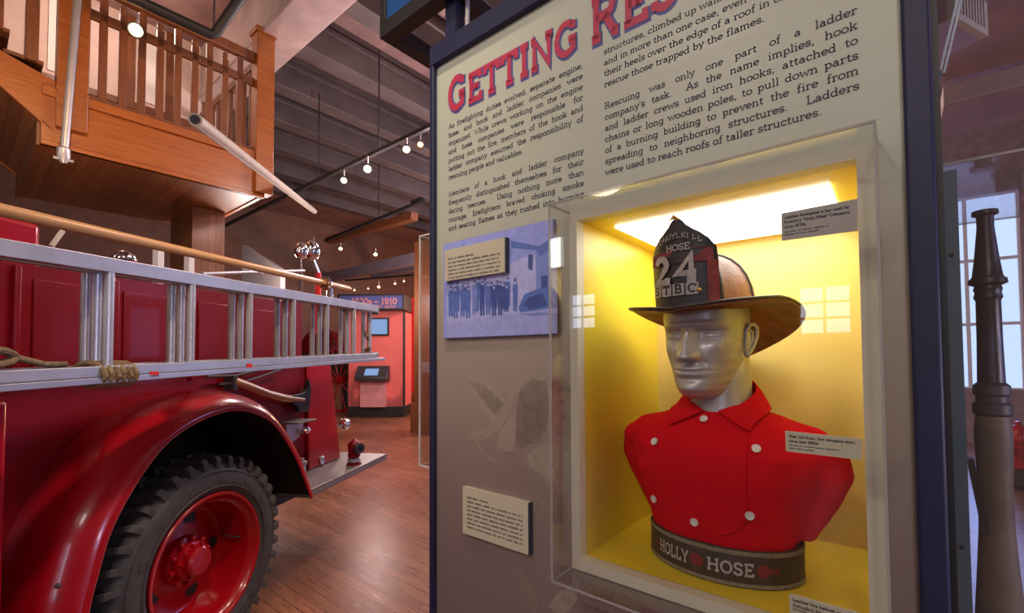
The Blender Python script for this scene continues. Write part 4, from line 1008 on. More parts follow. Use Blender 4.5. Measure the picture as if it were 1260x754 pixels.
for r in (.352, .425): sw.lathe([(1.7985, r - .003), (1.7955, r), (1.7985, r + .003)], (SC, 0, ZC), 'y', 96, False)
for k in range(14):
    a = 2 * pi * k / 14 + .1; c = Vector((SC + .385 * cos(a), 1.797, ZC + .385 * sin(a))); sw.obox(c, (.030, .003, .018), Matrix.Rotation(-a + pi / 2, 3, 'Y'))
part('sidewall_moulding', sw, 'rubber', tire)
rp_ = [(1.822, .316), (1.806, .322), (1.801, .318), (1.804, .306), (1.814, .300), (1.826, .296), (1.840, .276), (1.875, .268), (1.945, .262), (1.985, .250), (1.992, .235), (1.985, .20), (1.975, .15), (1.970, .12), (1.970, .0)]
rim = part('rim', MB().lathe(rp_, (SC, 0, ZC), 'y', 96, False), 'engine_red', fe, smooth=40)
part('hub', MB().lathe([(1.969, .115), (1.94, .112), (1.935, .092), (1.905, .088), (1.90, .072), (1.870, .068), (1.862, .058), (1.860, .0)], (SC, 0, ZC), 'y', 48, False), 'engine_red', rim)
for k in range(10):
    hn = MB(); a = 2 * pi * k / 10 + .2; hn.lathe([(1.936, .013), (1.918, .013), (1.914, .006)], (SC + .102 * cos(a), 0, ZC + .102 * sin(a)), 'y', 6); part('lug_nut', hn, 'engine_red', rim)
    hn = MB(); hn.lathe([(1.902, .008), (1.890, .008), (1.888, .003)], (SC + .080 * cos(a + .3), 0, ZC + .080 * sin(a + .3)), 'y', 6); part('hub_bolt', hn, 'engine_red', rim)
for k in range(5):
    hh = MB(); a = 2 * pi * k / 5 + .05; hh.add([Vector((SC + .185 * cos(a) + .036 * cos(t), 1.9785 , ZC + .185 * sin(a) + .030 * sin(t))) for t in [i * pi / 10 for i in range(20)]], [tuple(range(20))]); part('hand_hole', hh, 'black', rim)
vs = MB().tube([Vector((SC + .235, 1.955, ZC + .03)), Vector((SC + .245, 1.90, ZC + .02)), Vector((SC + .262, 1.875, ZC + .015))], .005, 8); part('valve_stem', vs, 'iron', rim)
part('axle', MB().tube([(SC, 2.0, ZC), (SC, 3.9, ZC)], .07, 16), 'black', fe)
part('tire', MB().lathe([(l + 2.2, r) for l, r in tp], (SC, 0, ZC), 'y', 48, False), 'rubber', fe)
# tailboard
part('tailboard', MB().box((2.665, 1.75, .600), (3.755, 3.95, .648)), 'tread_plate', fe, bevel=.003)
part('tailboard_support', MB().box((2.7, 2.1, .48), (3.4, 3.7, .60)), 'black', fe)
# fittings behind the fender
p = TL(364, 517, 2.02); part('step_plate', MB().box((p.x - .10, 1.93, p.z - .012), (p.x + .10, 2.079, p.z)), 'tread_plate', fe, bevel=.003)
part('step_riser', MB().prism([(p.x - .08, p.z - .16), (p.x + .04, p.z - .12), (p.x + .10, p.z - .012), (p.x - .10, p.z - .012)], 1, 2.02, 2.078), 'galvanised', fe)
p = TL(377, 529, 1.98); part('marker_lamp', MB().lathe([(0, .022), (.02, .030), (.034, .026), (.044, .010)], (p.x, 1.98, p.z - .02), 'z', 20).tube([(p.x, 1.98, p.z - .02), (p.x, 2.08, p.z - .03)], .008, 8), 'chrome', fe)
p = TL(371, 560, 1.96); part('pipe_fitting', MB().lathe([(0, .028), (.10, .028), (.102, .036), (.12, .036), (.122, .018), (.14, .018), (.142, .004)], (p.x, 1.96, .650), 'z', 20), 'galvanised', fe)
p = TL(395.5, 566, 2.05); part('wing_socket', MB().lathe([(2.054, .032), (2.040, .032), (2.036, .026), (2.040, .014), (2.046, .0)], (p.x, 0, p.z), 'y', 24), 'galvanised', fe)
p = TS(424, 522, 3.60); tl_ = MB().sphere(p, (.035, .05, .05), 18, 12); part('tail_lamp', tl_, 'chrome', fe); part('tail_lamp_arm', MB().tube([p, (3.44, p.y + .02, p.z - .01), (3.30, 2.13, p.z - .02)], .012, 8), 'chrome', fe)
part('strap', MB().tube([TL(270, 473, 2.035), TL(300, 470, 2.035), TL(345, 455, 2.035)], .008, 8), 'iron', fe); part('strap', MB().tube([TL(255, 463, 2.03), TL(290, 462, 2.03), TL(330, 452, 2.03)], .008, 8), 'iron', fe)
# upper works
p = TL(52, 276, 2.15); part('hose_box', MB().box((.2, 2.15, 1.80), (p.x, 2.7, p.z)), 'engine_red', fe, bevel=.02)
part('grab_bar', MB().tube([TL(63, 303, 2.3), TL(77, 284, 2.3)], .010, 10), 'beige', fe)
p = TL(152, 320, 2.35); part('warning_light', MB().lathe([(0, .055), (.012, .055), (.03, .046), (.044, .026), (.050, .004)], (p.x, 2.35, p.z), 'z', 24), 'chrome', fe)
part('light_stand', MB().lathe([(1.80, .03), (p.z, .03)], (p.x, 2.35, 0), 'z', 16), 'iron', fe)
for x, yt, yb in ((194.5, 306, 334), (232.5, 312, 340)):
    a, b = TL(x, yt, 2.5), TL(x, yb, 2.5); part('stanchion', MB().box((b.x - .020, 2.48, 1.82), (b.x + .020, 2.52, a.z)), 'white_paint', fe, bevel=.003)
part('grab_rail', MB().tube([TL(249, 337, 2.6), TL(300, 335, 2.6), TL(374, 333, 2.6)], .014, 10), 'galvanised', fe)
a, b = TL(391.5, 336, 2.7), TL(391.5, 368, 2.7); part('lamp_post', MB().lathe([(b.z - .35, .028), (a.z, .028), (a.z + .01, .02)], (a.x, 2.7, 0), 'z', 20), 'banner_red', fe)
c1, c2 = TL(384, 308, 2.7), TL(368, 309, 2.66)
mb = MB().sphere(c1, (.075, .075, .10), 20, 14).sphere(c2 + Vector((.03, 0, .01)), (.06, .06, .08), 18, 12)
mb.tube([c1 + Vector((.0, .0, -.07)), (a.x, 2.7, a.z)], .022, 10).tube([c2 + Vector((0, 0, -.05)), c2 + Vector((.04, .01, -.22)), c2 + Vector((.05, .02, -.48))], .018, 10)
part('spotlight', mb, 'chrome', fe)
b = TL(400, 363, 1.64); a = TL(400.5, 350, 1.64)
mb = MB()
hold_c = a

# ladder carried on the side: three nested sections on edge
la = thing('extension_ladder', 'aluminium extension ladder hung on edge along the side of the red fire engine', 'ladder', 'truck', (2.0, 1.56, 1.40))
ZU = lambda s: 1.790 + .0240 * (s - .948)
ZL = lambda s: 1.448 + .0262 * (s - .948)
def rail(l, w, s0, s1, zt, h, dz=0, lipped=True):
    mb = MB(); n = 2
    pr = [(-w / 2, 0), (w / 2, 0), (w / 2, -h), (-w / 2, -h)] if not lipped else [(-w / 2, 0), (w / 2, 0), (w / 2, -.006), (-w / 2 + .006, -.010), (-w / 2 + .006, -h + .010), (w / 2, -h + .006), (w / 2, -h), (-w / 2, -h)]
    rr2 = [[Vector((s, l + a, zt(s) + dz + b)) for a, b in pr] for s in (s0, s1)]
    return mb.loft(rr2)
secs = [(1.512, .030, .25, 3.06, 0, .046), (1.557, .030, .25, 3.14, -.006, .042), (1.606, .032, .25, 3.27, .003, .042)]
for l, w, s0, s1, dz, h in secs:
    part('rail', rail(l, w, s0, s1, ZU, h, dz), 'aluminium', la, smooth=0, bevel=.002)
    part('rail', rail(l, w, s0, s1, ZL, h * .72, dz * .5), 'aluminium', la, smooth=0, bevel=.002)
part('mounting_channel', rail(1.545, .10, .25, 3.18, ZL, .020, -.0345), 'galvanised', la, smooth=0, bevel=.002)
for k in range(-2, 7):
    for l, w, s0, s1, dz, h in secs:
        s = 1.222 + .305 * k + (0 if l < 1.53 else (.0 if l < 1.58 else .006))
        if s < s1 - .02: part('rung', MB().tube([(s, l, ZL(s) - .012), (s, l, ZU(s) - .02)], .0150, 14), 'aluminium', la)
for x, y, l in ((307, 449, 1.4955), (190, 459, 1.493)):
    p = TL(x, y, 1.4955); part('red_marker', MB().box((p.x - .016, 1.4950, p.z - .012), (p.x + .016, 1.4968, p.z + .006)), 'banner_red', la)
for s, l in ((3.10, 1.557), (3.20, 1.606)):
    part('end_bracket', MB().box((s - .03, l - .022, ZU(s) - .050), (s + .05, l + .022, ZU(s) - .008)), 'iron', la, bevel=.003); part('end_bracket', MB().box((s - .03, l - .022, ZL(s) - .03), (s + .05, l + .022, ZL(s) + .004)), 'iron', la, bevel=.003)
part('strap', MB().bar((2.92, 1.50, 1.60), (3.10, 1.62, 1.66), .012, .03), 'fir_dark', la); part('strap', MB().bar((2.95, 1.50, 1.53), (3.10, 1.62, 1.52), .012, .025), 'fir_dark', la)
# pike pole over the ladder, held by a chrome ring
A_, B_ = TL(0, 258, 1.64), TL(431, 355.5, 1.64); d = (B_ - A_).normalized()
A2 = A_ - d * .9
solo('pike_pole', MB().tube([A2, A_, B_ - d * .03, B_], [.019, .019, .018, .011], 20), 'pole_wood', 'long varnished wooden pole lying above the aluminium ladder', 'pole', 'truck')
s_ = TL(400.5, 351, 1.64).x; c = A_ + d * ((s_ - A_.x) / d.x)
mb = MB(); ring = [c + Vector((0, .031 * cos(t), .031 * sin(t))) for t in [i * 2 * pi / 28 for i in range(29)]]; mb.tube(ring, .0125, 10, False)
zr = ZU(s_) + .004
mb.lathe([(zr, .040), (zr + .010, .040), (zr + .014, .020), (c.z - .032, .018)], (c.x, c.y - .03, 0), 'z', 20).tube([(c.x, c.y - .03, c.z - .034), (c.x, c.y, c.z - .030)], .012, 10)
part('pole_holder', mb, 'chrome', la)
# axe
ax = thing('fire_axe', 'fire axe with wooden handle strapped behind the fender of the engine', 'axe', 'truck', tuple(TL(330, 490, 2.03)))
h = [TL(x, y, 2.03) for x, y in ((287, 469), (305, 475), (330, 485), (350, 490), (372, 492))]
part('handle', MB().tube(h, [.028, .025, .026, .027, .024], 14), 'handle_wood', ax)
hx = h[-1]; P_ = lambda x, y: TL(x, y, 2.03)
poly = [(p.x, p.z) for p in (P_(358, 486), P_(370, 484), P_(376, 478), P_(378, 466), P_(380, 478), P_(379, 495), P_(377, 506), P_(366, 506), P_(363, 499), P_(358, 497))]
part('axe_head', MB().prism(poly, 1, 2.010, 2.048), 'dark_steel', ax, bevel=.005)
p = h[0]; part('handle_bracket', MB().box((p.x - .015, 2.01, p.z - .05), (p.x + .012, 2.079, p.z + .03)), 'iron', fe)
# rope coiled between the ladder rails
rp2 = []
for i in range(60):
    a = i / 59 * 2 * pi * 4; rp2.append(Vector((1.02 - .05 + .055 * cos(a), 1.575 + .025 * sin(a * .5), ZL(1.0) + .024 + .020 * sin(a) + .010)))
pth = rp2 + [Vector((1.10, 1.58, ZL(1.1) + .010)), Vector((1.16, 1.585, ZL(1.16) + .008))]
solo('rope', MB().tube(pth, .009, 8), 'rope', 'tan rope coiled on the lower rail of the aluminium ladder', 'rope', 'truck')
wr = []
for i in range(70):                       # wrapped round the lower rail
    a = 2 * pi * 6 * i / 69; wr.append(Vector((1.19 + .12 * i / 69, 1.549 + .060 * cos(a), ZL(1.25) - .028 + .037 * sin(a))))
solo('rope', MB().tube(wr, .0085, 8), 'rope', 'tan rope wrapped around the lower ladder rail above the front fender', 'rope', 'truck')
# hose valve on the tailboard
p = onplane(435.5, 571, 'truck', 2, .648); q = Vector((p.x, p.y, .6485))
hv = thing('hose_valve', 'small red brass-ended hose valve standing on the tailboard', 'valve', 'truck', tuple(q))
part('body', MB().lathe([(0, .055), (.012, .055), (.014, .036), (.05, .034), (.06, .046), (.085, .046), (.09, .040), (.15, .048), (.17, .040), (.19, .018), (.20, .006)], q, 'z', 28), 'engine_dark_red', hv)
part('outlet', MB().tube([q + Vector((0, 0, .125)), q + Vector((-.03, -.06, .130))], .034, 20).tube([q + Vector((-.03, -.06, .13)), q + Vector((-.036, -.072, .131))], .040, 20), 'iron', hv)
part('outlet_bore', MB().tube([q + Vector((-.036, -.0722, .131)), q + Vector((-.0368, -.0737, .131))], .026, 20), 'black', hv)
part('hand_wheel', MB().tube([q + Vector((.06 + .03 * cos(t) * .3, .03 * sin(t), .12 + .03 * cos(t))) for t in [i * 2 * pi / 16 for i in range(17)]], .006, 8, False).tube([q + Vector((.03, 0, .12)), q + Vector((.062, 0, .12))], .008, 8), 'engine_red', hv)
part('ring', MB().lathe([(.018, .042), (.022, .048), (.046, .048), (.050, .042)], q, 'z', 12), 'galvanised', hv)

# ================================================================= BALCONY, STAIR AND UPPER ROOM (left)
FE = -5.235                               # plane of the balcony front
ba = thing('balcony', 'varnished orange brown wooden balcony with balusters above the fire engine', 'balcony', 'room', (-6.1, 1.25, 3.2))
part('fascia', MB().box((FE - .04, .42, 3.2), (FE, 2.12, 3.60)).box((FE - .06, .42, 3.60), (FE + .03, 2.14, 3.68)).box((FE - .04, .42, 3.2), (FE + .012, 2.13, 3.24)), 'fir_long', ba, bevel=.006)
part('end_fascia', MB().box((-7.2, 2.08, 3.2), (FE - .04, 2.12, 3.66)), 'fir', ba, bevel=.004)
part('soffit', MB().box((-7.2, .42, 3.215), (FE - .04, 2.08, 3.24)), 'soffit_planks', ba, smooth=0)
part('deck', MB().box((-7.2, .42, 3.62), (FE - .06, 2.08, 3.66)), 'fir_dark', ba)
part('inner_end', MB().box((-7.2, .40, 3.2), (FE - .045, .419, 3.62)), 'pier_planks', ba)
def newel(n0, n1, z0, z1, e0=FE - .10, e1=FE + .06):
    mb = MB().box((e0, n0, z0), (e1, n1, z1)); mb.box((e0 - .02, n0 - .02, z1), (e1 + .02, n1 + .02, z1 + .05)); mb.box((e0 + .012, n0 - .006, z0 + .3), (e1 + .004, n1 + .006, z0 + .33)); return mb
part('newel_post', newel(2.02, 2.20, 3.24, 4.98), 'fir', ba, bevel=.006)
part('newel_post', newel(.50, .69, 3.36, 5.4), 'fir', ba, bevel=.006)
part('handrail', MB().box((FE - .07, .69, 4.66), (FE + .01, 2.02, 4.76)), 'fir_dark', ba, bevel=.012)
part('mid_rail', MB().box((FE - .05, .69, 4.40), (FE - .01, 2.02, 4.48)), 'fir_dark', ba, bevel=.004)
part('bottom_rail', MB().box((FE - .06, .69, 3.685), (FE - .0, 2.02, 3.72)), 'fir_dark', ba)
for i, n in enumerate((.79, .925, 1.06, 1.195, 1.335, 1.475, 1.60, 1.74, 1.88)):
    top = 4.655 if i % 2 == 0 else 4.56
    mb = MB().box((FE - .05, n - .028, 3.72), (FE - .01, n + .028, top))
    if i % 2: mb.lathe([(top, .020), (top + .012, .012), (top + .02, .024), (top + .045, .028), (top + .065, .020), (top + .075, .004)], (FE - .03, n, 0), 'z', 14)
    part('baluster', mb, 'fir_dark', ba, bevel=.004)
for k in range(7):
    e = FE - .25 - .2 * k; part('baluster', MB().box((e - .025, 2.06, 3.68), (e + .025, 2.10, 4.66)), 'fir_dark', ba, bevel=.004)
part('end_rail', MB().box((-7.1, 2.05, 4.66), (FE - .1, 2.12, 4.75)), 'fir_dark', ba, bevel=.01)
sc_ = thing('staircase', 'wooden staircase rising to the left of the orange brown balcony', 'staircase', 'room', (-6.1, -.6, 3.3))
z_ = lambda n: 3.36 + (.44 - n) * .86
part('stringer', MB().prism([(.5, z_(.5)), (-1.6, z_(-1.6)), (-1.6, z_(-1.6) + .23), (.1, 3.88), (.5, 3.74)], 0, FE - .04, FE), 'fir_long', sc_, bevel=.005)
part('stringer', MB().prism([(.40, z_(.4)), (-1.6, z_(-1.6)), (-1.6, z_(-1.6) + .42), (.40, z_(.4) + .42)], 0, -7.1, -7.06), 'fir_long', sc_, bevel=.005)
part('soffit', MB().prism([(.40, z_(.40) + .02), (-1.6, z_(-1.6) + .02), (-1.6, z_(-1.6) + .04), (.40, z_(.4) + .04)], 0, -7.06, FE - .04), 'soffit_planks', sc_, smooth=0)
part('handrail', MB().bar((FE - .03, .5, z_(.5) + 1.22), (FE - .03, -1.6, z_(-1.6) + 1.22), .07, .09), 'fir_dark', sc_, bevel=.01)
for k in range(9):
    n = .36 - .19 * k; part('baluster', MB().box((FE - .05, n - .035, z_(n) + .43), (FE - .01, n + .035, z_(n) + 1.19)), 'fir_dark', sc_, bevel=.004)
part('newel_post', newel(.02, .14, 3.75, 4.2), 'fir_dark', sc_, bevel=.005)
for k in range(10): 
    n = .40 - .19 * (k + 1); part('tread', MB().box((-7.05, n, z_(n) + .30), (FE - .04, n + .22, z_(n) + .33)), 'fir_dark', sc_)
pe = [RN(x, 268, 2.0) for x in (228, 242, 290)]
struct('wall_pier', MB().box((-6.95, 1.72, 0), (-6.13, 2.05, 3.21)), 'pier_planks', label='brown planked pier under the balcony', smooth=0)
struct('wall_upper_left', MB().box((-7.35, -3.0, 3.66), (-7.25, 2.45, 4.62)), 'wall_planks', smooth=0)
struct('wall_upper_left', MB().box((-7.36, -3.0, 4.62), (-7.26, 2.45, HC)), 'pink_board', smooth=0)
tm = MB()
for k in range(10):
    n = -1.6 + .42 * k; tm.box((-7.258, n - .05, 4.62), (-7.235, n + .05, HC))
tm.box((-7.26, -3.0, 4.58), (-7.22, 2.45, 4.66)); struct('trim_1', tm, 'fir_dark', smooth=0)
wb = MB()
for k in range(0, 8): 
    n = -1.6 + .42 * k
    if k % 2: wb.box((-7.2575, n + .12, 4.72), (-7.245, n + .30, 5.6))
struct('trim_2', wb, 'cream_board', smooth=0)
# galvanised conduit hanging in front of the balcony
a, b = RE(98, -30, FE + .10), RE(78, 196, FE + .10)
cd_ = thing('conduit', 'galvanised conduit hanging in front of the orange wooden balcony post', 'pipe', 'room', tuple(b))
part('pipe', MB().tube([a + (a - b).normalized() * .9, a, b], .028, 16), 'galvanised', cd_)
part('end_fitting', MB().tube([b + Vector((0, 0, .10)), b + Vector((0, 0, .085)), b + Vector((0, 0, .02)), b + Vector((0, 0, -.03))], [.03, .042, .042, .02], 14).tube([b + Vector((0, -.06, 0)), b + Vector((0, .06, 0))], .013, 10), 'galvanised', cd_)
# white pipe with an open end slung under the ceiling
a, b = RE(240, 147, -3.1), RN(387, 260, 3.6)
wp = thing('slung_pipe', 'white pipe with an open end slanting down from the wooden balcony', 'pipe', 'room', tuple(b))
part('pipe', MB().tube([a, b], .038, 20), 'beige', wp)
d = (a - b).normalized(); part('bore', MB().tube([a + d * .0005, a + d * .003], .026, 16), 'black', wp)
part('coupling', MB().tube([a + (b - a) * .42, a + (b - a) * .428], .0395, 20), 'galvanised', wp)
# black pipe and hanger at the top left
a, b, c = RE(160, -4, -4.6), RE(263, 44, -4.6), RE(302, -12, -4.4)
bp = thing('black_pipe', 'black bent pipe and hanger rod in front of the upper balcony rail', 'pipe', 'room', tuple(b))
part('pipe', MB().tube([a - (b - a) * .5, a, b - (b - a) * .04, b + (c - b) * .06, c, c + (c - b) * .5], .042, 14), 'black', bp)
part('hanger_rod', MB().tube([b + Vector((0, 0, .03)), b + Vector((0, 0, .75))], .009, 8), 'iron', bp)

# ================================================================= TRACK LIGHTING
TZ = 4.0
tr = thing('light_track', 'black lighting track on thin rods below the ceiling beams', 'light track', 'room', (-6.3, 3.33, TZ))
part('track', MB().box((-10.2, 3.30, TZ), (-2.6, 3.345, TZ + .045)), 'black', tr)
for x in (392, 466): 
    e = RN(x, 220, 3.32).x; part('hanger_rod', MB().tube([(e, 3.32, TZ + .045), (e, 3.32, 5.3)], .010, 8), 'black', tr)
def spot(px, py, n, label, lens='lamp_lens', size=1.0, aim=None, group='track spotlights'):
    c = RN(px, py, n) if n > 0 else RE(px, py, n); t = thing('track_spotlight', label, 'spotlight', 'room', tuple(c), group)
    tw_ = (M('room').inverted() @ CAM - c).normalized() if aim is None else Vector(aim).normalized()
    dn = (tw_ * .8 + Vector((0, -.1, -.35))).normalized(); size *= .72; R_ = dn.to_track_quat('Z', 'Y').to_matrix().to_4x4(); X = Matrix.Translation(c) @ R_ @ Matrix.Scale(size, 4)
    part('housing', MB().lathe([(-.16, .030), (-.15, .045), (-.05, .050), (-.01, .066), (.012, .066), (.012, .058), (-.02, .05)], (0, 0, 0), 'z', 20, False).lathe([(-.161, .03), (-.162, .002)], (0, 0, 0), 'z', 20).xf(X), 'black', t)
    part('lens', MB().lathe([(-.012, .052), (-.004, .030), (-.001, .003)], (0, 0, 0), 'z', 20).xf(X), lens, t)
    k = c - dn * .10 * size; part('yoke', MB().tube([k, k + Vector((0, 0, .10 * size)), k + Vector((0, 0, .16 * size))], .010 * size, 8), 'white_paint', t)
    return t
spot(423, 222, 3.25, 'amber track spotlight, left one of the row on the near track')
spot(452, 208, 3.25, 'bright white track spotlight second along the near track', size=1.2)
spot(500, 184, 3.25, 'track spotlight near the navy panel edge on the near track', size=1.0)
spot(517, 178, 3.25, 'small red glowing spotlight nearest the navy panel edge', 'lamp_lens_red', .8)
spot(167, 37, -4.85, 'large glowing spotlight in front of the balcony balusters', size=1.25, group='balcony spotlights', aim=(.9, -.25, -.2))
t2 = thing('light_track', 'far lighting track crossing the hall above the red kiosk', 'light track', 'room', (-7, 5.6, 3.9))
a, b = RN(400, 296, 5.6), RN(520, 247, 5.6)
part('track', MB().bar(a, b, .05, .05), 'black', t2); part('hanger_rod', MB().tube([RN(466, 270, 5.6), RN(466, 180, 5.6)], .010, 8), 'black', t2)
part('driver_box', MB().bar(RN(508, 251, 5.58), RN(520, 246, 5.58), .10, .10), 'black', t2)
for x, y, n, lb, ln, s in ((386, 299, 5.6, 'starry white spotlight above the chrome lamp of the engine', 'lamp_lens', 1.1), (419, 306, 5.8, 'pinkish spotlight between the chrome lamp and the kiosk sign', 'lamp_lens', 1.0),
                        (462, 313, 6.0, 'amber spotlight over the kiosk sign, below the reddish beam', 'lamp_lens', 1.0), (466, 353, 6.8, 'red glowing spotlight just above the right of the kiosk sign', 'lamp_lens_red', 1.0),
                        (436, 357, 6.8, 'small spotlight at the left end of the kiosk sign', 'lamp_lens', .55), (453, 355, 6.8, 'small spotlight over the middle of the kiosk sign', 'lamp_lens', .5), (486, 349, 7.2, 'small spotlight over the right end of the kiosk sign', 'lamp_lens', .6), (497, 346, 7.2, 'small spotlight beyond the right end of the kiosk sign', 'lamp_lens', .5)):
    spot(x, y, n, lb, ln, s, group='far spotlights')
t3 = thing('light_track', 'lowest far lighting track just above the kiosk sign', 'light track', 'room', (-8.6, 7.0, 3.0))
part('track', MB().bar(RN(425, 345, 6.86), RN(512, 338, 7.3), .04, .04), 'black', t3)

# ================================================================= KIOSK AND FAR HALL (world frame faces the viewer)
KY = 11.4; KX = lambda x: ray(x, 440).x / ray(x, 440).y * KY; KZ = lambda y: 1.48 + (ray(465, y).z / ray(465, y).y) * KY
kx0, kx1 = KX(429), KX(497); ki = thing('kiosk', 'red exhibit kiosk with dark header sign and small screen', 'kiosk', 'world', ((kx0 + kx1) / 2, KY + .4, 0))
part('base', MB().box((kx0 - .01, KY - .03, 0), (kx1 + .02, KY + .9, KZ(500))), 'black', ki, bevel=.01)
part('panel', MB().box((kx0, KY, KZ(500)), (kx1, KY + .86, KZ(383))), 'kiosk_red', ki)
fp = MB(); rk = random.Random(2)
for i in range(26):
    x = kx0 + .05 + (kx1 - kx0 - .1) * i / 25; h = KZ(500) + .22 + .30 * rk.random() * (.6 + .4 * cos(i * .5)); fp.sheet([Vector((x - .05, KY - .002 - i * .00005, KZ(500))), Vector((x + .05, KY - .002 - i * .00005, KZ(500))), Vector((x + .04, KY - .002 - i * .00005, h - .1)), Vector((x, KY - .002 - i * .00005, h)), Vector((x - .04, KY - .002 - i * .00005, h - .12))])
part('crowd_print', fp, 'ghost_dark', ki, smooth=0)
part('corner_trim', MB().box((kx1 - .02, KY - .012, KZ(500)), (kx1 + .03, KY + .02, KZ(383))), 'black', ki)
hd_ = part('header', MB().box((KX(421), KY - .35, KZ(383)), (KX(501), KY + .5, KZ(364))), 'black', ki, bevel=.01)
part('sign_face', MB().box((KX(424), KY - .356, KZ(381)), (KX(499), KY - .350, KZ(366))), 'title_blue', hd_)
mb = MB(); xs, xe = KX(432), KX(489); em = .255
letters(mb, '1830s _ 1910', xs * .97, KZ(376.2), em * (xe - xs) / width('1830s _ 1910', em) * .96, .15, lambda a, b: Vector((a, KY - .358, b)))
dashes(mb, KX(462), KX(490), KZ(380.5), .12, random.Random(8), lambda a, b: Vector((a * .97, KY - .358, b)))
part('sign_lettering', mb, 'kiosk_pink', hd_, smooth=0)
scn = part('screen', MB().box((KX(453), KY - .06, KZ(413)), (KX(479), KY, KZ(391))), 'black', ki, bevel=.006)
part('display', MB().box((KX(455), KY - .064, KZ(411)), (KX(477), KY - .061, KZ(393))), 'screen_blue', scn)
cp_ = [(KY - .34, KZ(468)), (KY, KZ(468)), (KY, KZ(450)), (KY - .12, KZ(450)), (KY - .36, KZ(464))]
con = part('console', MB().prism(cp_, 0, KX(442), KX(480)), 'iron', ki, bevel=.01)
part('console_screen', MB().obox((KX(461), KY - .245, KZ(457.3) + .004), (.32, .20, .01), (rad(48), 0, 0)), 'screen_blue', con)
part('console_stand', MB().box((KX(446), KY - .16, KZ(500)), (KX(476), KY, KZ(468))), 'kiosk_pink', ki)
# square timber post, banner, far furniture
p0 = RZ(509, 531, 0); struct('wall_post', MB().box((p0.x - .0, p0.y + .0, 0), (p0.x + .55, p0.y + .4, 3.75)).box((p0.x - .06, p0.y - .04, 0), (p0.x + .6, p0.y + .44, .55)), 'fir_dark', label='square brown timber post', bevel=.01)
y_ = 12.6; BXx = lambda x: ray(x, 440).x / ray(x, 440).y * y_; BZz = lambda y: 1.48 + ray(505, y).z / ray(505, y).y * y_
solo('banner', MB().box((BXx(502), y_, BZz(482)), (BXx(511), y_ + .04, BZz(366))), 'banner_red', 'tall bright red banner behind the right edge of the kiosk', 'banner', 'world')
solo('yellow_board', MB().box((BXx(498.5), y_ + .3, BZz(470)), (BXx(501.5), y_ + .36, BZz(400))), 'yellow', 'narrow yellow board between the kiosk and the red banner', 'board', 'world')
solo('wooden_crate', MB().box((BXx(495), y_ + .5, 0), (BXx(508), y_ + .9, BZz(492))).box((BXx(494), y_ + .45, BZz(492)), (BXx(509), y_ + .95, BZz(486))), 'fir', 'low orange wooden crate on the floor beyond the kiosk', 'crate', 'world', bevel=.01)
wg = thing('wagon_wheel', 'red spoked wagon wheel on the far floor between the engine and the kiosk', 'wheel', 'world', tuple(Vector((KX(418), 12.4, 0))))
wc = Vector((ray(417, 440).x / ray(417, 440).y * 12.4, 12.4, .86)); R1 = .86
part('rim', MB().lathe([(-.03, R1 - .07), (-.03, R1), (.03, R1), (.03, R1 - .07), (-.03, R1 - .07)], wc, 'y', 48, False), 'engine_red', wg)
part('hub', MB().lathe([(-.10, .05), (-.06, .10), (.06, .10), (.10, .05)], wc, 'y', 20), 'engine_red', wg)
for k in range(14):
    a = 2 * pi * k / 14; part('spoke', MB().tube([wc + Vector((.08 * cos(a), 0, .08 * sin(a))), wc + Vector(((R1 - .05) * cos(a), 0, (R1 - .05) * sin(a)))], .020, 8), 'engine_red', wg)
hc = thing('hose_cart', 'dark old hose cart behind the rear end of the aluminium ladder', 'cart', 'world', (wc.x - .6, 13.0, 0))
part('body', MB().box((wc.x - 1.6, 12.8, .9), (wc.x + .2, 13.4, 1.5)).box((wc.x - 1.7, 12.75, 1.5), (wc.x + .1, 13.45, 1.58)), 'hat_dark', hc, bevel=.02)
part('drum', MB().lathe([(12.78, .42), (12.80, .5), (13.40, .5), (13.42, .42)], (wc.x - .7, 0, 1.75), 'y', 32), 'engine_dark_red', hc)
part('leg', MB().box((wc.x - 1.4, 12.9, 0), (wc.x - 1.25, 13.3, .9)), 'iron', hc); part('leg', MB().box((wc.x - .1, 12.9, 0), (wc.x + .05, 13.3, .9)), 'iron', hc)
# white slanted partition seen over the engine
q = [RN(x, y, 3.4) for x, y in ((298, 301), (345, 331), (345, 372), (298, 372))]
solo('slanted_partition', MB().prism([(p.x, z) for p, z in zip(q, (q[0].z, q[1].z, 0, 0))], 1, 3.4, 3.48), 'white_paint', 'white partition with sloping top beyond the engine, left of chrome lamp', 'partition', 'room')
# second engine-side bulk behind: brown panelling low on the left wall
struct('trim_3', MB().box((-13.95, NY0, 0), (-13.85, NY1, 1.1)), 'fir_dark')

# ================================================================= RIGHT HAND SIDE
a, b = RN(1160, 106, 2.5), RN(1160, 130, 2.5); zt, zb = a.z, b.z
c = RZ(1146, 172, zb); nf = max(c.y, 2.7)
struct('ceiling_beam', MB().box((a.x, 2.5, zb), (a.x + 4.0, nf, zt)), 'beam_pale', smooth=0, bevel=.006)
du = thing('air_duct', 'large mauve brown air duct under the ceiling right of the panel', 'duct', 'room', (2.0, 1.8, zt))
part('duct', MB().box((a.x - .03, .9, zt + .005), (a.x + 4.2, 2.49, zt + .7)), 'duct_paint', du, bevel=.01)
zg = zt - .10
A_, B_ = RZ(1172, 22, zg), RZ(1213, 46, zg); d = (B_ - A_); d.z = 0; wd = d.length; d.normalize(); nrm = Vector((d.y, -d.x, 0))
if nrm.dot(-A_) < 0: nrm = -nrm
bk = -nrm
gb = MB(); h_ = .16
def gq(u, v, z): return A_ + d * u + bk * v + Vector((0, 0, z))
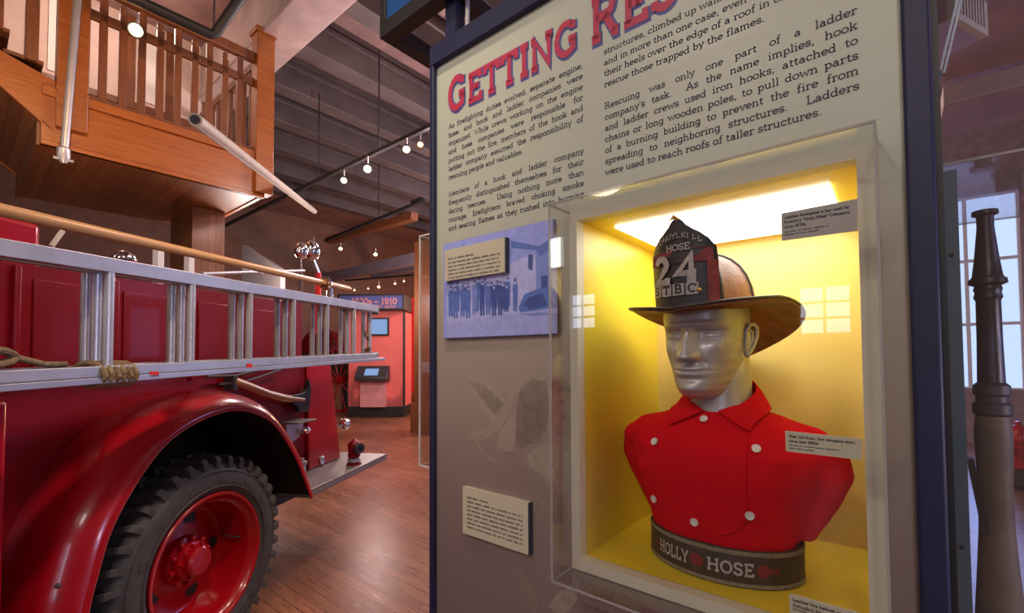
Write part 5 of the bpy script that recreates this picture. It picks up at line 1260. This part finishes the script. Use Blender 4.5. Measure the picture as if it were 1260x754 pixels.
def gbox(mb, u0, u1, v0, v1, z0, z1):
    mb.add([gq(u0, v0, z0), gq(u1, v0, z0), gq(u1, v1, z0), gq(u0, v1, z0), gq(u0, v0, z1), gq(u1, v0, z1), gq(u1, v1, z1), gq(u0, v1, z1)], [(0, 3, 2, 1), (4, 5, 6, 7), (0, 1, 5, 4), (1, 2, 6, 5), (2, 3, 7, 6), (3, 0, 4, 7)])
vn = thing('vent_box', 'square vent box with slatted grille hung below the mauve duct', 'vent', 'room', tuple(A_))
gbox(gb, 0, wd, .012, .30, 0, h_); part('box', gb, 'duct_paint', vn, smooth=0)
gb = MB(); fw = wd * .10
for q_ in ((0, wd, 0, fw), (0, wd, h_ - fw, h_), (0, fw, fw, h_ - fw), (wd - fw, wd, fw, h_ - fw)): gbox(gb, q_[0], q_[1], -.006, .0118, q_[2], q_[3])
part('grille_frame', gb, 'beige', vn, smooth=0)
gb = MB(); gbox(gb, fw, wd - fw, .006, .0119, fw, h_ - fw); part('backing', gb, 'black', vn)
for k in range(9):
    u = fw + (wd - 2 * fw) * (k + .5) / 9; gb = MB(); gbox(gb, u - .004, u + .004, -.004, .0055, fw, h_ - fw); part('slat', gb, 'beige', vn)
struct('trim_4', MB().box((.9, 4.2, 2.15), (6.1, 4.4, 3.1)), 'fir_dark')
hp_ = RZ(1256, 601, 0)
hy = thing('fire_hydrant', 'red fire hydrant on dark base at the right edge behind the vitrine', 'hydrant', 'room', (hp_.x, hp_.y, 0))
part('base', MB().lathe([(0, .14), (.03, .14), (.04, .11), (.22, .10)], (hp_.x, hp_.y, 0), 'z', 24), 'black', hy)
part('barrel', MB().lathe([(.22, .105), (.24, .12), (.27, .12), (.28, .09), (.5, .09), (.51, .12), (.54, .12), (.55, .10), (.62, .09), (.67, .06), (.69, .025), (.73, .025), (.735, .004)], (hp_.x, hp_.y, 0), 'z', 28), 'engine_red', hy)
part('outlet', MB().tube([(hp_.x, hp_.y, .42), (hp_.x - .10, hp_.y - .10, .42)], .05, 18).tube([(hp_.x, hp_.y, .40), (hp_.x + .14, hp_.y - .02, .40)], .045, 18), 'engine_red', hy)
part('outlet_cap', MB().tube([(hp_.x - .10, hp_.y - .10, .42), (hp_.x - .13, hp_.y - .13, .42)], .056, 8), 'chrome', hy)
